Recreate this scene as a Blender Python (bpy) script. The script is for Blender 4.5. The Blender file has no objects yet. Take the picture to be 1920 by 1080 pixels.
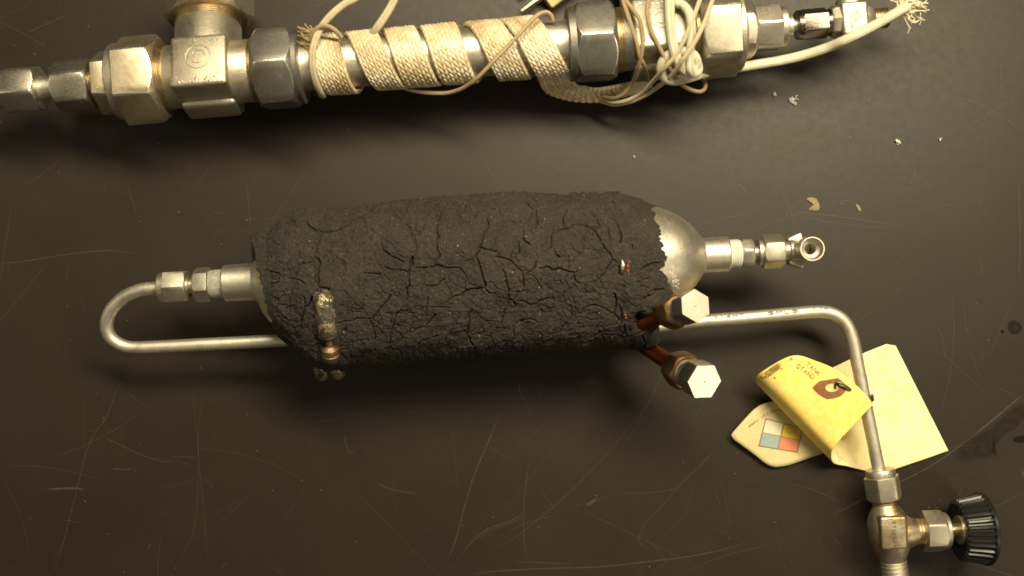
import bpy, bmesh, math, random
import numpy as np
from mathutils import Vector, Matrix

random.seed(7)
RNG = np.random.default_rng(11)
R = math.radians
# Working unit: 1 "px" = 0.227 mm on the bench; H = camera height in that unit.
U = 0.000227
H = 2000.0

# ------------------------------------------------------------------ camera, world, lamps, exposure
sc = bpy.context.scene
cam_d = bpy.data.cameras.new('camera')
cam = bpy.data.objects.new('camera', cam_d)
sc.collection.objects.link(cam)
cam.location = (0, 0, H * U)
cam.rotation_euler = (0, 0, 0)
cam_d.sensor_width = 36.0
cam_d.lens = 36.0 * H / 1920.0
cam_d.clip_start = 0.01
cam_d.clip_end = 50
sc.camera = cam

world = bpy.data.worlds.new('World')
sc.world = world
world.use_nodes = True
bg = world.node_tree.nodes['Background']
bg.inputs['Color'].default_value = (1.0, 0.86, 0.64, 1)
bg.inputs['Strength'].default_value = 0.05


def lamp(name, px, py, z, tx, ty, sx, sy, watts, col):
    """rectangular lamp, for ceiling panels and added fills: position and aim in px units, size in px units"""
    d = bpy.data.lights.new(name, 'AREA')
    d.shape = 'RECTANGLE'
    d.size = sx * U
    d.size_y = sy * U
    d.energy = watts
    d.color = col
    o = bpy.data.objects.new(name, d)
    sc.collection.objects.link(o)
    loc = Vector(((px - 960) * U, -(py - 540) * U, z * U))
    tgt = Vector(((tx - 960) * U, -(ty - 540) * U, 0))
    o.location = loc
    o.rotation_euler = (tgt - loc).to_track_quat('-Z', 'Y').to_euler()
    return o


WARM = (1.0, 0.86, 0.575)
lamp('ceiling_lamp_back', 1680, -1000, 2700, 1150, 400, 2900, 560, 11.8, WARM)
lamp('ceiling_lamp_front', 1100, 3400, 4600, 1000, 560, 3000, 600, 0.8, WARM)
lamp('added_lamp_right', 5180, 2670, 3050, 960, 540, 1050, 1050, 1.9, WARM)  # added lamp, placed so the lower cap's face reflects it
lamp('added_fill_left', -3600, 400, 3400, 960, 540, 900, 3200, 1.6, WARM)  # added fill, brightens metal faces and the left of the bench

vs = sc.view_settings
vs.view_transform = 'Standard'
vs.look = 'None'
vs.exposure = 0.0
vs.gamma = 1.0
vs.use_curve_mapping = False
sc.cycles.filter_width = 1.75

# ------------------------------------------------------------------ helpers
COL = sc.collection


def W(px, py, z=0.0):
    """a point of the place that stands at height z and is seen at picture point (px, py)"""
    k = (H - z) / H
    return Vector(((px - 960) * k, -(py - 540) * k, z))


def to_px(p):
    k = H / (H - p[2])
    return 960 + p[0] * k, 540 - p[1] * k


def empty(name, px, py, z=0):
    o = bpy.data.objects.new(name, None)
    o.empty_display_size = 0.01
    COL.objects.link(o)
    o.location = W(px, py, z) * U
    return o


def tag(o, label=None, cat=None, group=None, kind=None):
    if label: o['label'] = label
    if cat: o['category'] = cat
    if group: o['group'] = group
    if kind: o['kind'] = kind
    return o


ROOTLOC = {}


def root_of(o):
    while o.parent:
        o = o.parent
    return o


def link_mesh(name, me, mats, parent=None, origin=None):
    o = bpy.data.objects.new(name, me)
    COL.objects.link(o)
    if not isinstance(mats, (list, tuple)):
        mats = [mats]
    for m in mats:
        me.materials.append(m)
    if parent is not None:
        o.parent = parent
        off = root_of(parent).location
        me.transform(Matrix.Translation(-off))
    elif origin is not None:
        me.transform(Matrix.Translation(-origin))
        o.location = origin
    return o


class Geo:
    """collects vertices and faces in px units"""
    def __init__(s):
        s.v = []; s.f = []; s.m = []; s.uv = []

    def add(s, verts, faces, mi=0, uvs=None):
        b = len(s.v)
        s.v.extend([tuple(p) for p in verts])
        for q in faces:
            s.f.append(tuple(i + b for i in q))
            s.m.append(mi)
        s.uv.extend(uvs if uvs is not None else [(0.0, 0.0)] * len(verts))

    def build(s, name, mats, parent=None, angle=32, origin=None, smooth=True):
        me = bpy.data.meshes.new(name)
        me.from_pydata([(a * U, b * U, c * U) for a, b, c in s.v], [], s.f)
        me.polygons.foreach_set('material_index', s.m)
        lay = me.uv_layers.new(name='UVMap')
        uvv = np.array(s.uv, dtype=np.float32)
        li = np.empty(len(me.loops), dtype=np.int32)
        me.loops.foreach_get('vertex_index', li)
        lay.data.foreach_set('uv', uvv[li].ravel())
        bm = bmesh.new(); bm.from_mesh(me)
        bmesh.ops.recalc_face_normals(bm, faces=bm.faces)
        bm.to_mesh(me); bm.free()
        if smooth:
            me.polygons.foreach_set('use_smooth', [True] * len(me.polygons))
            me.set_sharp_from_angle(angle=R(angle))
        me.update()
        return link_mesh(name, me, mats, parent, origin)


class Ax:
    """a straight axis; param t in [t0,t1] -> point; frame: a (along), u (up), s (towards picture bottom)"""
    def __init__(s, t0, p0, t1, p1, ref=None):
        s.t0, s.t1, s.p0, s.p1 = t0, t1, Vector(p0), Vector(p1)
        s.a = (s.p1 - s.p0).normalized()
        ref = Vector(ref) if ref is not None else Vector((0, 0, 1))
        s.u = (ref - s.a * ref.dot(s.a)).normalized()
        s.s = s.a.cross(s.u)
        if s.s.y > 0 and abs(s.s.y) > 0.2:
            s.s = -s.s
        s.k = (H - (s.p0.z + s.p1.z) / 2) / H

    def __call__(s, t):
        f = (t - s.t0) / (s.t1 - s.t0)
        return s.p0 + (s.p1 - s.p0) * f


def lathe(g, ax, prof, n=40, mi=0, caps=True, inner=False):
    vs_, fs, uv = [], [], []
    for j, (t, r) in enumerate(prof):
        c = ax(t); rr = r * ax.k
        for i in range(n):
            b = 2 * math.pi * i / n
            vs_.append(c + (ax.u * math.cos(b) + ax.s * math.sin(b)) * rr)
            uv.append((t, b * rr))
    for j in range(len(prof) - 1):
        for i in range(n):
            a, b = j * n + i, j * n + (i + 1) % n
            fs.append((a, b, b + n, a + n))
    if caps:
        fs.append(tuple(range(n))[::-1])
        fs.append(tuple(range((len(prof) - 1) * n, len(prof) * n)))
    g.add(vs_, fs, mi, uv)


def hexa(g, ax, t0, t1, Rc, corner=0.0, ch0=True, ch1=True, mi=0, edge_mi=None, cap=True):
    """hex nut between t0 and t1 with chamfered ends; Rc = corner radius (as seen), corner = angle of one corner from up towards picture bottom"""
    ap = Rc * math.cos(R(30))
    nsub = 7
    e = 1.6
    angs = []
    for kf in range(6):
        for q in range(nsub):
            f = e + (60 - 2 * e) * q / (nsub - 1)
            angs.append((corner + 60 * kf + f, f))
    n = len(angs)
    L = abs(t1 - t0)
    sg = 1 if t1 > t0 else -1
    rows = []
    rc = ap * 0.97

    def ring(fn):
        row = []
        for deg, f in angs:
            d = ap / math.cos(R(f - 30))
            t, r = fn(d)
            b = R(deg)
            row.append(ax(t) + (ax.u * math.cos(b) + ax.s * math.sin(b)) * r * ax.k)
        return row
    un = ax.k * abs(ax.t1 - ax.t0) / (ax.p1 - ax.p0).length
    sl = 0.85 * un
    wr = 0.015 * Rc + 0.3            # worn edge width
    for t_, sgn_, ch in ((t0, sg, ch0), (t1, -sg, ch1)):
        if ch:
            part_ = [ring(lambda d: (t_, rc)), ring(lambda d: (t_ + sgn_ * max(0, d - rc - wr * 0.6) * sl, max(rc, d - wr * 0.6))), ring(lambda d: (t_ + sgn_ * ((d - rc) * sl + wr * un), d))]
        else:
            part_ = [ring(lambda d: (t_, d * 0.97)), ring(lambda d: (t_, d - wr * 0.8)), ring(lambda d: (t_ + sgn_ * wr * un, d))]
        rows += part_ if sgn_ == sg else part_[::-1]
    vs_ = [p for row in rows for p in row]
    fs = []
    for j in range(5):
        for i in range(n):
            a, b = j * n + i, j * n + (i + 1) % n
            fs.append((a, b, b + n, a + n))
    if cap:
        fs.append(tuple(range(n))[::-1])
        fs.append(tuple(range(5 * n, 6 * n)))
    g.add(vs_, fs, mi, [(0, 0)] * len(vs_))
    if edge_mi is not None:
        base = len(g.f) - len(fs)
        for j in range(5):
            for i in range(n):
                if j in (1, 3) or ((i + 1) % nsub == 0 and j == 2):
                    g.m[base + j * n + i] = edge_mi


def thread_prof(t0, t1, r, depth, pitch):
    prof = []
    n = max(2, int(round(abs(t1 - t0) / pitch)))
    for i in range(n):
        a = t0 + (t1 - t0) * i / n
        st = (t1 - t0) / n
        prof += [(a + st * 0.05, r - depth), (a + st * 0.38, r), (a + st * 0.62, r), (a + st * 0.95, r - depth)]
    return prof


def catmull(pts, step=4.0):
    P = [Vector(p) for p in pts]
    P = [P[0] * 2 - P[1]] + P + [P[-1] * 2 - P[-2]]
    out = []
    for i in range(1, len(P) - 2):
        p0, p1, p2, p3 = P[i - 1:i + 3]
        n = max(2, int((p2 - p1).length / step))
        for q in range(n):
            t = q / n
            out.append(0.5 * ((2 * p1) + (-p0 + p2) * t + (2 * p0 - 5 * p1 + 4 * p2 - p3) * t * t + (-p0 + 3 * p1 - 3 * p2 + p3) * t ** 3))
    out.append(P[-2].copy())
    return out


def sweep(g, pts, r, n=12, mi=0, step=4.0, smooth=True, caps=True, flat=1.0):
    P = catmull(pts, step) if smooth else [Vector(p) for p in pts]
    T = []
    for i in range(len(P)):
        a = P[max(0, i - 1)]; b = P[min(len(P) - 1, i + 1)]
        T.append((b - a).normalized())
    nrm = T[0].orthogonal().normalized() if abs(T[0].z) > 0.9 else (Vector((0, 0, 1)) - T[0] * T[0].z).normalized()
    vs_, uv = [], []
    ln = 0
    for i, p in enumerate(P):
        if i:
            nrm = (nrm - T[i] * nrm.dot(T[i])).normalized()
            ln += (p - P[i - 1]).length
        bi = T[i].cross(nrm)
        rr = r(i / (len(P) - 1)) if callable(r) else r
        for q in range(n):
            b = 2 * math.pi * q / n
            vs_.append(p + (nrm * math.cos(b) * flat + bi * math.sin(b)) * rr)
            uv.append((ln, q / n))
    fs = []
    for j in range(len(P) - 1):
        for q in range(n):
            a, b = j * n + q, j * n + (q + 1) % n
            fs.append((a, b, b + n, a + n))
    if caps:
        fs.append(tuple(range(n))[::-1])
        fs.append(tuple(range((len(P) - 1) * n, len(P) * n)))
    g.add(vs_, fs, mi, uv)
    return P


def wpath(lst):
    return [W(*p) for p in lst]


def rbox(g, o, ex, ey, ez, hx, hy, hz, bev=3.0, mi=0, taper=1.0):
    """bevelled box about o with half sizes along unit vectors ex, ey, ez"""
    bm = bmesh.new()
    bmesh.ops.create_cube(bm, size=2.0)
    for v in bm.verts:
        t = taper if v.co.z > 0 else 1.0
        v.co = Vector((v.co.x * hx * t, v.co.y * hy * t, v.co.z * hz))
    if bev > 0:
        bmesh.ops.bevel(bm, geom=list(bm.edges), offset=bev, segments=3, affect='EDGES', profile=0.5)
    bm.verts.index_update()
    vs_ = [Vector(o) + ex * v.co.x + ey * v.co.y + ez * v.co.z for v in bm.verts]
    fs = [tuple(v.index for v in f.verts) for f in bm.faces]
    bm.free()
    g.add(vs_, fs, mi)


# stroke letters in a 1 x 1 box (x right, y up)
GL = {
    'T': [[(0, 1), (1, 1)], [(.5, 1), (.5, 0)]], 'A': [[(0, 0), (.5, 1), (1, 0)], [(.2, .4), (.8, .4)]],
    'N': [[(0, 0), (0, 1), (1, 0), (1, 1)]], 'K': [[(0, 0), (0, 1)], [(.9, 1), (0, .45), (.95, 0)]],
    'S': [[(.95, .85), (.6, 1), (.2, .95), (.05, .75), (.3, .55), (.75, .45), (.95, .22), (.7, .02), (.3, 0), (0, .18)]],
    'D': [[(0, 0), (0, 1), (.6, .95), (.95, .6), (.9, .3), (.55, .03), (0, 0)]],
    'H': [[(0, 0), (0, 1)], [(1, 0), (1, 1)], [(0, .5), (1, .5)]],
    '1': [[(.3, .8), (.55, 1), (.55, 0)]], '2': [[(.05, .8), (.3, 1), (.75, .97), (.9, .72), (.6, .4), (0, 0), (1, 0)]],
    '3': [[(.05, .9), (.5, 1), (.9, .8), (.5, .53), (.92, .28), (.5, 0), (.02, .1)]],
    '4': [[(.75, 0), (.75, 1), (0, .3), (1, .3)]], '6': [[(.85, .95), (.35, .8), (.05, .35), (.4, 0), (.85, .12), (.85, .42), (.5, .56), (.08, .35)]],
    '7': [[(0, 1), (1, 1), (.4, 0)]], 'G': [[(.95, .8), (.6, 1), (.2, .9), (.02, .5), (.2, .1), (.6, 0), (.95, .15), (.95, .45), (.6, .45)]],
    'Y': [[(0, 1), (.5, .5), (1, 1)], [(.5, .5), (.5, 0)]], 'M': [[(0, 0), (.05, 1), (.5, .35), (.95, 1), (1, 0)]],
    'L': [[(0, 1), (0, 0), (.9, 0)]], 'C': [[(.95, .85), (.55, 1), (.15, .85), (0, .5), (.15, .15), (.55, 0), (.95, .15)]],
    'X': [[(0, 0), (1, 1)], [(0, 1), (1, 0)]], '/': [[(0, 0), (1, 1)]], ' ': [], '-': [[(0, .5), (1, .5)]],
    'O': [[(.5, 1), (.1, .8), (0, .5), (.1, .2), (.5, 0), (.9, .2), (1, .5), (.9, .8), (.5, 1)]],
    'P': [[(0, 0), (0, 1), (.65, 1), (.95, .8), (.9, .55), (.6, .45), (0, .45)]],
    'I': [[(.5, 1), (.5, 0)]], '#': [[(.3, 0), (.45, 1)], [(.65, 0), (.8, 1)], [(0, .35), (1, .35)], [(.1, .68), (1, .68)]],
    'a': [[(.9, .6), (.3, .6), (.1, .3), (.3, 0), (.9, .1)], [(.9, .6), (.9, 0)]], 'e': [[(.1, .3), (.9, .35), (.6, .65), (.2, .5), (.1, .2), (.5, 0), (.9, .1)]],
    'm': [[(0, 0), (0, .6)], [(0, .5), (.3, .6), (.45, .5), (.45, 0)], [(.45, .5), (.8, .6), (1, .5), (1, 0)]], 'n': [[(0, 0), (0, .6)], [(0, .5), (.5, .62), (.9, .5), (.9, 0)]],
    'i': [[(.5, 0), (.5, .6)]], 'c': [[(.9, .55), (.4, .62), (.1, .3), (.4, 0), (.9, .08)]], 'l': [[(.5, 0), (.5, 1)]], 'h': [[(0, 0), (0, 1)], [(0, .5), (.5, .62), (.9, .5), (.9, 0)]],
    'r': [[(.2, 0), (.2, .6)], [(.2, .45), (.6, .62), (.9, .55)]], 'd': [[(.9, 1), (.9, 0)], [(.9, .5), (.4, .62), (.1, .3), (.4, 0), (.9, .1)]], 'z': [[(.1, .6), (.9, .6), (.1, 0), (.9, 0)]],
}


def strokes(g, text, fn, w, h, gap, lw, mi=0, wob=0.0):
    """thin raised lines: text laid out in (a, b) on a surface, fn(a, b) -> (point, normal)"""
    a0 = 0
    for chx in text:
        for st in GL.get(chx, []):
            pts = []
            for i in range(len(st) - 1):
                for q in range(3):
                    f = q / 3
                    pts.append((st[i][0] * (1 - f) + st[i + 1][0] * f, st[i][1] * (1 - f) + st[i + 1][1] * f))
            pts.append(st[-1])
            vs_ = []
            wpts = []
            for x, y in pts:
                wpts.append(fn(a0 + x * w + random.uniform(-wob, wob), y * h + random.uniform(-wob, wob)))
            for i, (p, nn) in enumerate(wpts):
                t = wpts[min(i + 1, len(wpts) - 1)][0] - wpts[max(i - 1, 0)][0]
                if t.length < 1e-6: t = Vector((1, 0, 0))
                sd = t.cross(nn).normalized() * lw / 2
                vs_ += [p - sd, p + sd]
            fs = [(2 * i, 2 * i + 1, 2 * i + 3, 2 * i + 2) for i in range(len(wpts) - 1)]
            g.add(vs_, fs, mi)
        a0 += w + gap
    return a0


# ------------------------------------------------------------------ materials
def new_mat(name):
    m = bpy.data.materials.new(name)
    m.use_nodes = True
    nt = m.node_tree
    return m, nt, nt.nodes['Principled BSDF']


def nd(nt, kind, **kw):
    n = nt.nodes.new(kind)
    for k_, v_ in kw.items():
        if k_ in n.inputs.keys() if hasattr(n.inputs, 'keys') else False:
            n.inputs[k_].default_value = v_
        else:
            setattr(n, k_, v_)
    return n


def coords(nt, stretch=(1, 1, 1), src='Object'):
    tc = nt.nodes.new('ShaderNodeTexCoord')
    mp = nt.nodes.new('ShaderNodeMapping')
    s = 1.0 / U if src == 'Object' else 1.0
    mp.inputs['Scale'].default_value = (s * stretch[0], s * stretch[1], s * stretch[2])
    nt.links.new(tc.outputs[src], mp.inputs['Vector'])
    return mp.outputs['Vector']


def noise(nt, vec, scale, detail=4, rough=0.55, dist=0.0):
    n = nt.nodes.new('ShaderNodeTexNoise')
    n.inputs['Scale'].default_value = scale
    n.inputs['Detail'].default_value = detail
    n.inputs['Roughness'].default_value = rough
    n.inputs['Distortion'].default_value = dist
    nt.links.new(vec, n.inputs['Vector'])
    return n.outputs['Fac']


def ramp(nt, fac, stops):
    n = nt.nodes.new('ShaderNodeValToRGB')
    cr = n.color_ramp
    while len(cr.elements) < len(stops):
        cr.elements.new(0.5)
    for e, (p, c) in zip(cr.elements, stops):
        e.position = p
        e.color = c if len(c) == 4 else (*c, 1)
    nt.links.new(fac, n.inputs['Fac'])
    return n.outputs['Color']


def grey(v): return (v, v, v, 1)


def mixc(nt, fac, a, b):
    n = nt.nodes.new('ShaderNodeMix'); n.data_type = 'RGBA'
    for sock, val in ((n.inputs[0], fac), (n.inputs[6], a), (n.inputs[7], b)):
        if hasattr(val, 'is_output'):
            nt.links.new(val, sock)
        elif isinstance(val, (int, float)):
            sock.default_value = val
        else:
            sock.default_value = val if len(val) == 4 else (*val, 1)
    return n.outputs[2]


def bump(nt, bsdf, height, dist, strength=1.0, prev=None):
    n = nt.nodes.new('ShaderNodeBump')
    n.inputs['Distance'].default_value = dist * U
    n.inputs['Strength'].default_value = strength
    nt.links.new(height, n.inputs['Height'])
    if prev is not None:
        nt.links.new(prev, n.inputs['Normal'])
    nt.links.new(n.outputs['Normal'], bsdf.inputs['Normal'])
    return n.outputs['Normal']


def metal(name, base, rough=0.32, stain=None, stain_amt=0.5, brush=None, speck=0.35, pit=0.5, rvar=1.0):
    m, nt, b = new_mat(name)
    v = coords(nt)
    n1 = noise(nt, v, 0.035, 5, 0.6, 0.3)
    n2 = noise(nt, v, 0.35, 4, 0.6)
    c = ramp(nt, n1, [(0.25, tuple(x * 0.86 for x in base)), (0.75, tuple(min(1, x * 1.08) for x in base))])
    if stain is not None:
        f = ramp(nt, noise(nt, v, 0.022, 6, 0.65, 0.6), [(0.62 - stain_amt * 0.25, grey(0)), (0.78 - stain_amt * 0.15, grey(0.85))])
        c = mixc(nt, f, c, stain)
    # small dark nicks and grime
    f2 = ramp(nt, noise(nt, v, 0.16, 3, 0.7), [(0.66, grey(0)), (0.74, grey(speck))])
    c = mixc(nt, f2, c, tuple(x * 0.3 for x in base))
    nt.links.new(c, b.inputs['Base Color'])
    b.inputs['Metallic'].default_value = 1.0
    rr = ramp(nt, n2, [(0.25, grey(max(0.05, rough - 0.09 * rvar))), (0.8, grey(rough + 0.12 * rvar))])
    nt.links.new(rr, b.inputs['Roughness'])
    if brush is not None:
        vb = coords(nt, brush)
        h = noise(nt, vb, 1.0, 3, 0.6)
        nrm = bump(nt, b, h, 0.5, 0.6)
        bump(nt, b, n2, 0.5, pit, nrm)
    else:
        bump(nt, b, n2, 0.6, pit)
    return m


M = {}
M['steel'] = metal('brushed_steel', (0.70, 0.66, 0.56), 0.44, brush=(1.4, 0.03, 0.03))
M['cap_matt_dim'] = metal('dimmed_matt_cap_steel', (0.37, 0.35, 0.30), 0.5, pit=0.06, speck=0.3, rvar=0.2)  # matt cap, its base colour also lowered to look less lit
M['steel_worn'] = metal('worn_nut_steel', (0.44, 0.41, 0.345), 0.42, stain=(0.30, 0.26, 0.19), stain_amt=0.3, pit=0.2)
M['steel_nut'] = metal('nut_steel', (0.55, 0.51, 0.425), 0.47, stain=(0.40, 0.34, 0.24), stain_amt=0.3, pit=0.2)
M['steel_bright'] = metal('bright_edge_steel', (0.80, 0.77, 0.68), 0.3)
M['steel_dark'] = metal('dark_nut_steel', (0.25, 0.235, 0.21), 0.52, stain=(0.36, 0.335, 0.29), stain_amt=0.3)
M['steel_black'] = metal('blackened_steel', (0.16, 0.14, 0.12), 0.3)
M['steel_gold'] = metal('tarnished_steel', (0.56, 0.50, 0.375), 0.44, stain=(0.36, 0.26, 0.12), stain_amt=0.45, pit=0.25)
M['cast'] = metal('cast_steel', (0.56, 0.515, 0.415), 0.47, stain=(0.33, 0.25, 0.14), stain_amt=0.4, pit=0.7, speck=0.7)
M['cast_grey'] = metal('grey_cast_steel', (0.46, 0.43, 0.355), 0.46, stain=(0.36, 0.32, 0.24), stain_amt=0.3, pit=1.0, speck=0.5)
M['valve_cast'] = metal('rusty_valve_steel', (0.62, 0.56, 0.43), 0.42, stain=(0.36, 0.18, 0.05), stain_amt=0.8, pit=0.9, speck=0.5)
M['brass_thread'] = metal('brassy_thread', (0.52, 0.42, 0.25), 0.36, stain=(0.3, 0.2, 0.09), stain_amt=0.4)
M['tube'] = metal('tube_steel', (0.70, 0.66, 0.56), 0.54, stain=(0.42, 0.37, 0.28), stain_amt=0.35, speck=0.6, pit=0.25)
M['copper'] = metal('tarnished_copper', (0.20, 0.055, 0.025), 0.5, stain=(0.16, 0.06, 0.03), stain_amt=0.5)
M['brass'] = metal('brown_brass', (0.30, 0.185, 0.085), 0.52, stain=(0.17, 0.09, 0.04), stain_amt=0.5)
M['cap'] = metal('cap_steel', (0.74, 0.70, 0.60), 0.36, pit=0.04, speck=0.15, rvar=0.15)
M['rusty_screw'] = metal('rusty_screw', (0.42, 0.34, 0.22), 0.5, stain=(0.16, 0.06, 0.02), stain_amt=0.9, pit=1.5, speck=0.9)
M['wire_metal'] = metal('dull_wire', (0.22, 0.20, 0.17), 0.42)


def plain(name, col, rough=0.6, nscale=0.08, var=0.2, bmp=0.4, metallic=0.0, spec=0.5):
    m, nt, b = new_mat(name)
    v = coords(nt)
    n1 = noise(nt, v, nscale, 5, 0.6)
    c = ramp(nt, n1, [(0.25, tuple(x * (1 - var) for x in col)), (0.75, tuple(min(1, x * (1 + var)) for x in col))])
    nt.links.new(c, b.inputs['Base Color'])
    b.inputs['Roughness'].default_value = rough
    b.inputs['Metallic'].default_value = metallic
    b.inputs['Specular IOR Level'].default_value = spec
    if bmp:
        bump(nt, b, noise(nt, v, nscale * 6, 4, 0.6), 0.6, bmp)
    return m


M['ptfe'] = plain('thread_tape', (0.62, 0.61, 0.55), 0.5, 0.1, 0.15)
M['ptfe_grey'] = plain('old_thread_tape', (0.30, 0.29, 0.25), 0.5, 0.1, 0.4)
M['knob'] = plain('black_plastic', (0.009, 0.009, 0.0085), 0.34, 0.1, 0.2, 0.15)
M['ink'] = plain('ink', (0.07, 0.05, 0.035), 0.7, 0.3, 0.3, 0)
M['stamp'] = plain('stamped_line', (0.10, 0.075, 0.045), 0.7, 0.3, 0.3, 0)
M['print_grey'] = plain('tube_print', (0.17, 0.155, 0.125), 0.6, 0.3, 0.3, 0)
M['patch'] = plain('brown_patch', (0.22, 0.085, 0.028), 0.75, 0.12, 0.25, 0.5)
M['rust'] = plain('rust', (0.21, 0.075, 0.025), 0.95, 0.4, 0.6, 1.5)
M['residue'] = plain('pale_residue', (0.50, 0.47, 0.40), 0.9, 0.3, 0.3, 1.0)
M['lint'] = plain('white_lint', (0.62, 0.63, 0.58), 0.9, 0.4, 0.2, 0.5)
M['flake'] = plain('tan_flake', (0.22, 0.17, 0.10), 0.75, 0.2, 0.3, 0.6)
M['plug'] = plain('yellowed_plastic', (0.42, 0.36, 0.15), 0.45, 0.05, 0.2, 0.3)
M['fibre'] = plain('glass_fibre', (0.66, 0.60, 0.44), 0.5, 0.2, 0.2, 0)
M['fibre_gold'] = plain('tan_fibre', (0.42, 0.31, 0.16), 0.55, 0.2, 0.25, 0)
M['nf_white'] = plain('print_white', (0.66, 0.60, 0.42), 0.6, 0.1, 0.05, 0)
M['nf_yellow'] = plain('print_yellow', (0.60, 0.46, 0.05), 0.6, 0.1, 0.1, 0)
M['nf_blue'] = plain('print_blue', (0.28, 0.34, 0.34), 0.6, 0.1, 0.1, 0)
M['nf_red'] = plain('print_red', (0.60, 0.21, 0.11), 0.6, 0.1, 0.1, 0)
M['nf_line'] = plain('print_line', (0.20, 0.18, 0.13), 0.6, 0.1, 0.1, 0)


def cord_mat(name, col, pitch, turns, dark=0.6):
    """braided sleeve: two crossing thread spirals in bump and colour"""
    m, nt, b = new_mat(name)
    tc = nt.nodes.new('ShaderNodeTexCoord')
    sp = nt.nodes.new('ShaderNodeSeparateXYZ')
    nt.links.new(tc.outputs['UV'], sp.inputs[0])

    def math_(op, a, b2):
        n = nt.nodes.new('ShaderNodeMath'); n.operation = op
        for i, x in enumerate((a, b2)):
            if x is None: continue
            if hasattr(x, 'is_output'): nt.links.new(x, n.inputs[i])
            else: n.inputs[i].default_value = x
        return n.outputs[0]
    lu = math_('MULTIPLY', sp.outputs[0], 2 * math.pi / pitch)
    lv = math_('MULTIPLY', sp.outputs[1], 2 * math.pi * turns)
    s1 = math_('SINE', math_('ADD', lu, lv), None)
    s2 = math_('SINE', math_('SUBTRACT', lu, lv), None)
    h = math_('MULTIPLY', s1, s2)
    v = coords(nt)
    n1 = noise(nt, v, 0.03, 4, 0.6)
    c0 = ramp(nt, n1, [(0.3, tuple(x * 0.72 for x in col)), (0.7, col)])
    hh = math_('MULTIPLY_ADD', h, 0.5); nt.nodes[-1].inputs[2].default_value = 0.5
    c = mixc(nt, ramp(nt, hh, [(0.1, grey(dark)), (0.6, grey(0))]), c0, tuple(x * 0.45 for x in col))
    nt.links.new(c, b.inputs['Base Color'])
    b.inputs['Roughness'].default_value = 0.55
    bump(nt, b, hh, 0.8, 0.7)
    return m


M['cord_white'] = cord_mat('white_braided_cord', (0.72, 0.67, 0.50), 4.0, 6, 0.45)
M['cord_cream'] = cord_mat('cream_braided_cord', (0.60, 0.53, 0.34), 4.0, 6, 0.5)
M['lead_tan'] = cord_mat('tan_lead', (0.46, 0.34, 0.18), 2.6, 3, 0.55)
M['lead_pale'] = cord_mat('pale_lead', (0.62, 0.52, 0.34), 2.6, 3, 0.5)


def tape_material():
    m, nt, b = new_mat('braided_tape')
    v = coords(nt)
    at = nt.nodes.new('ShaderNodeAttribute'); at.attribute_name = 'hgt'
    n1 = noise(nt, v, 0.018, 5, 0.65, 0.5)
    n2 = noise(nt, v, 0.12, 3, 0.7)
    c = ramp(nt, n1, [(0.3, (0.34, 0.235, 0.11)), (0.5, (0.56, 0.46, 0.28)), (0.68, (0.76, 0.70, 0.56))])
    c = mixc(nt, ramp(nt, n2, [(0.62, grey(0)), (0.75, grey(0.55))]), c, (0.20, 0.14, 0.07))
    nt.links.new(c, b.inputs['Base Color'])
    b.inputs['Roughness'].default_value = 0.33
    b.inputs['Specular IOR Level'].default_value = 0.85
    return m


M['tape'] = tape_material()


def bench_material():
    m, nt, b = new_mat('black_bench_resin')
    v = coords(nt)
    n1 = noise(nt, v, 0.004, 5, 0.6, 0.2)
    n2 = noise(nt, v, 0.06, 5, 0.7)
    n3 = noise(nt, v, 0.5, 3, 0.7)
    c = ramp(nt, n1, [(0.3, (0.0150, 0.0105, 0.0066)), (0.7, (0.0210, 0.0152, 0.0100))])
    c = mixc(nt, ramp(nt, n3, [(0.45, grey(0)), (0.75, grey(0.35))]), c, (0.033, 0.025, 0.017))
    nt.links.new(c, b.inputs['Base Color'])
    # dull overall, with slightly glossier worn patches
    rr = ramp(nt, n2, [(0.3, grey(0.46)), (0.75, grey(0.54))])
    nt.links.new(rr, b.inputs['Roughness'])
    b.inputs['Specular IOR Level'].default_value = 0.34
    # fine hairline wear in random directions
    prev = bump(nt, b, n3, 0.25, 0.35)
    return m


M['bench'] = bench_material()


def alpha_mat(name, col, rough=0.6, spec=0.4):
    m, nt, b = new_mat(name)
    at = nt.nodes.new('ShaderNodeAttribute'); at.attribute_name = 'amt'
    v = coords(nt)
    n1 = noise(nt, v, 0.09, 4, 0.7)
    f = ramp(nt, n1, [(0.3, grey(0.25)), (0.65, grey(1))])
    mu = nt.nodes.new('ShaderNodeMath'); mu.operation = 'MULTIPLY'
    nt.links.new(at.outputs['Fac'], mu.inputs[0]); nt.links.new(f, mu.inputs[1])
    b.inputs['Base Color'].default_value = (*col, 1)
    b.inputs['Roughness'].default_value = rough
    b.inputs['Specular IOR Level'].default_value = spec
    nt.links.new(mu.outputs[0], b.inputs['Alpha'])
    return m


M['scratch'] = alpha_mat('scratch_wear', (0.16, 0.145, 0.115))
M['wet'] = alpha_mat('dark_wet_stain', (0.004, 0.0035, 0.003), 0.5, 0.12)


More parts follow.
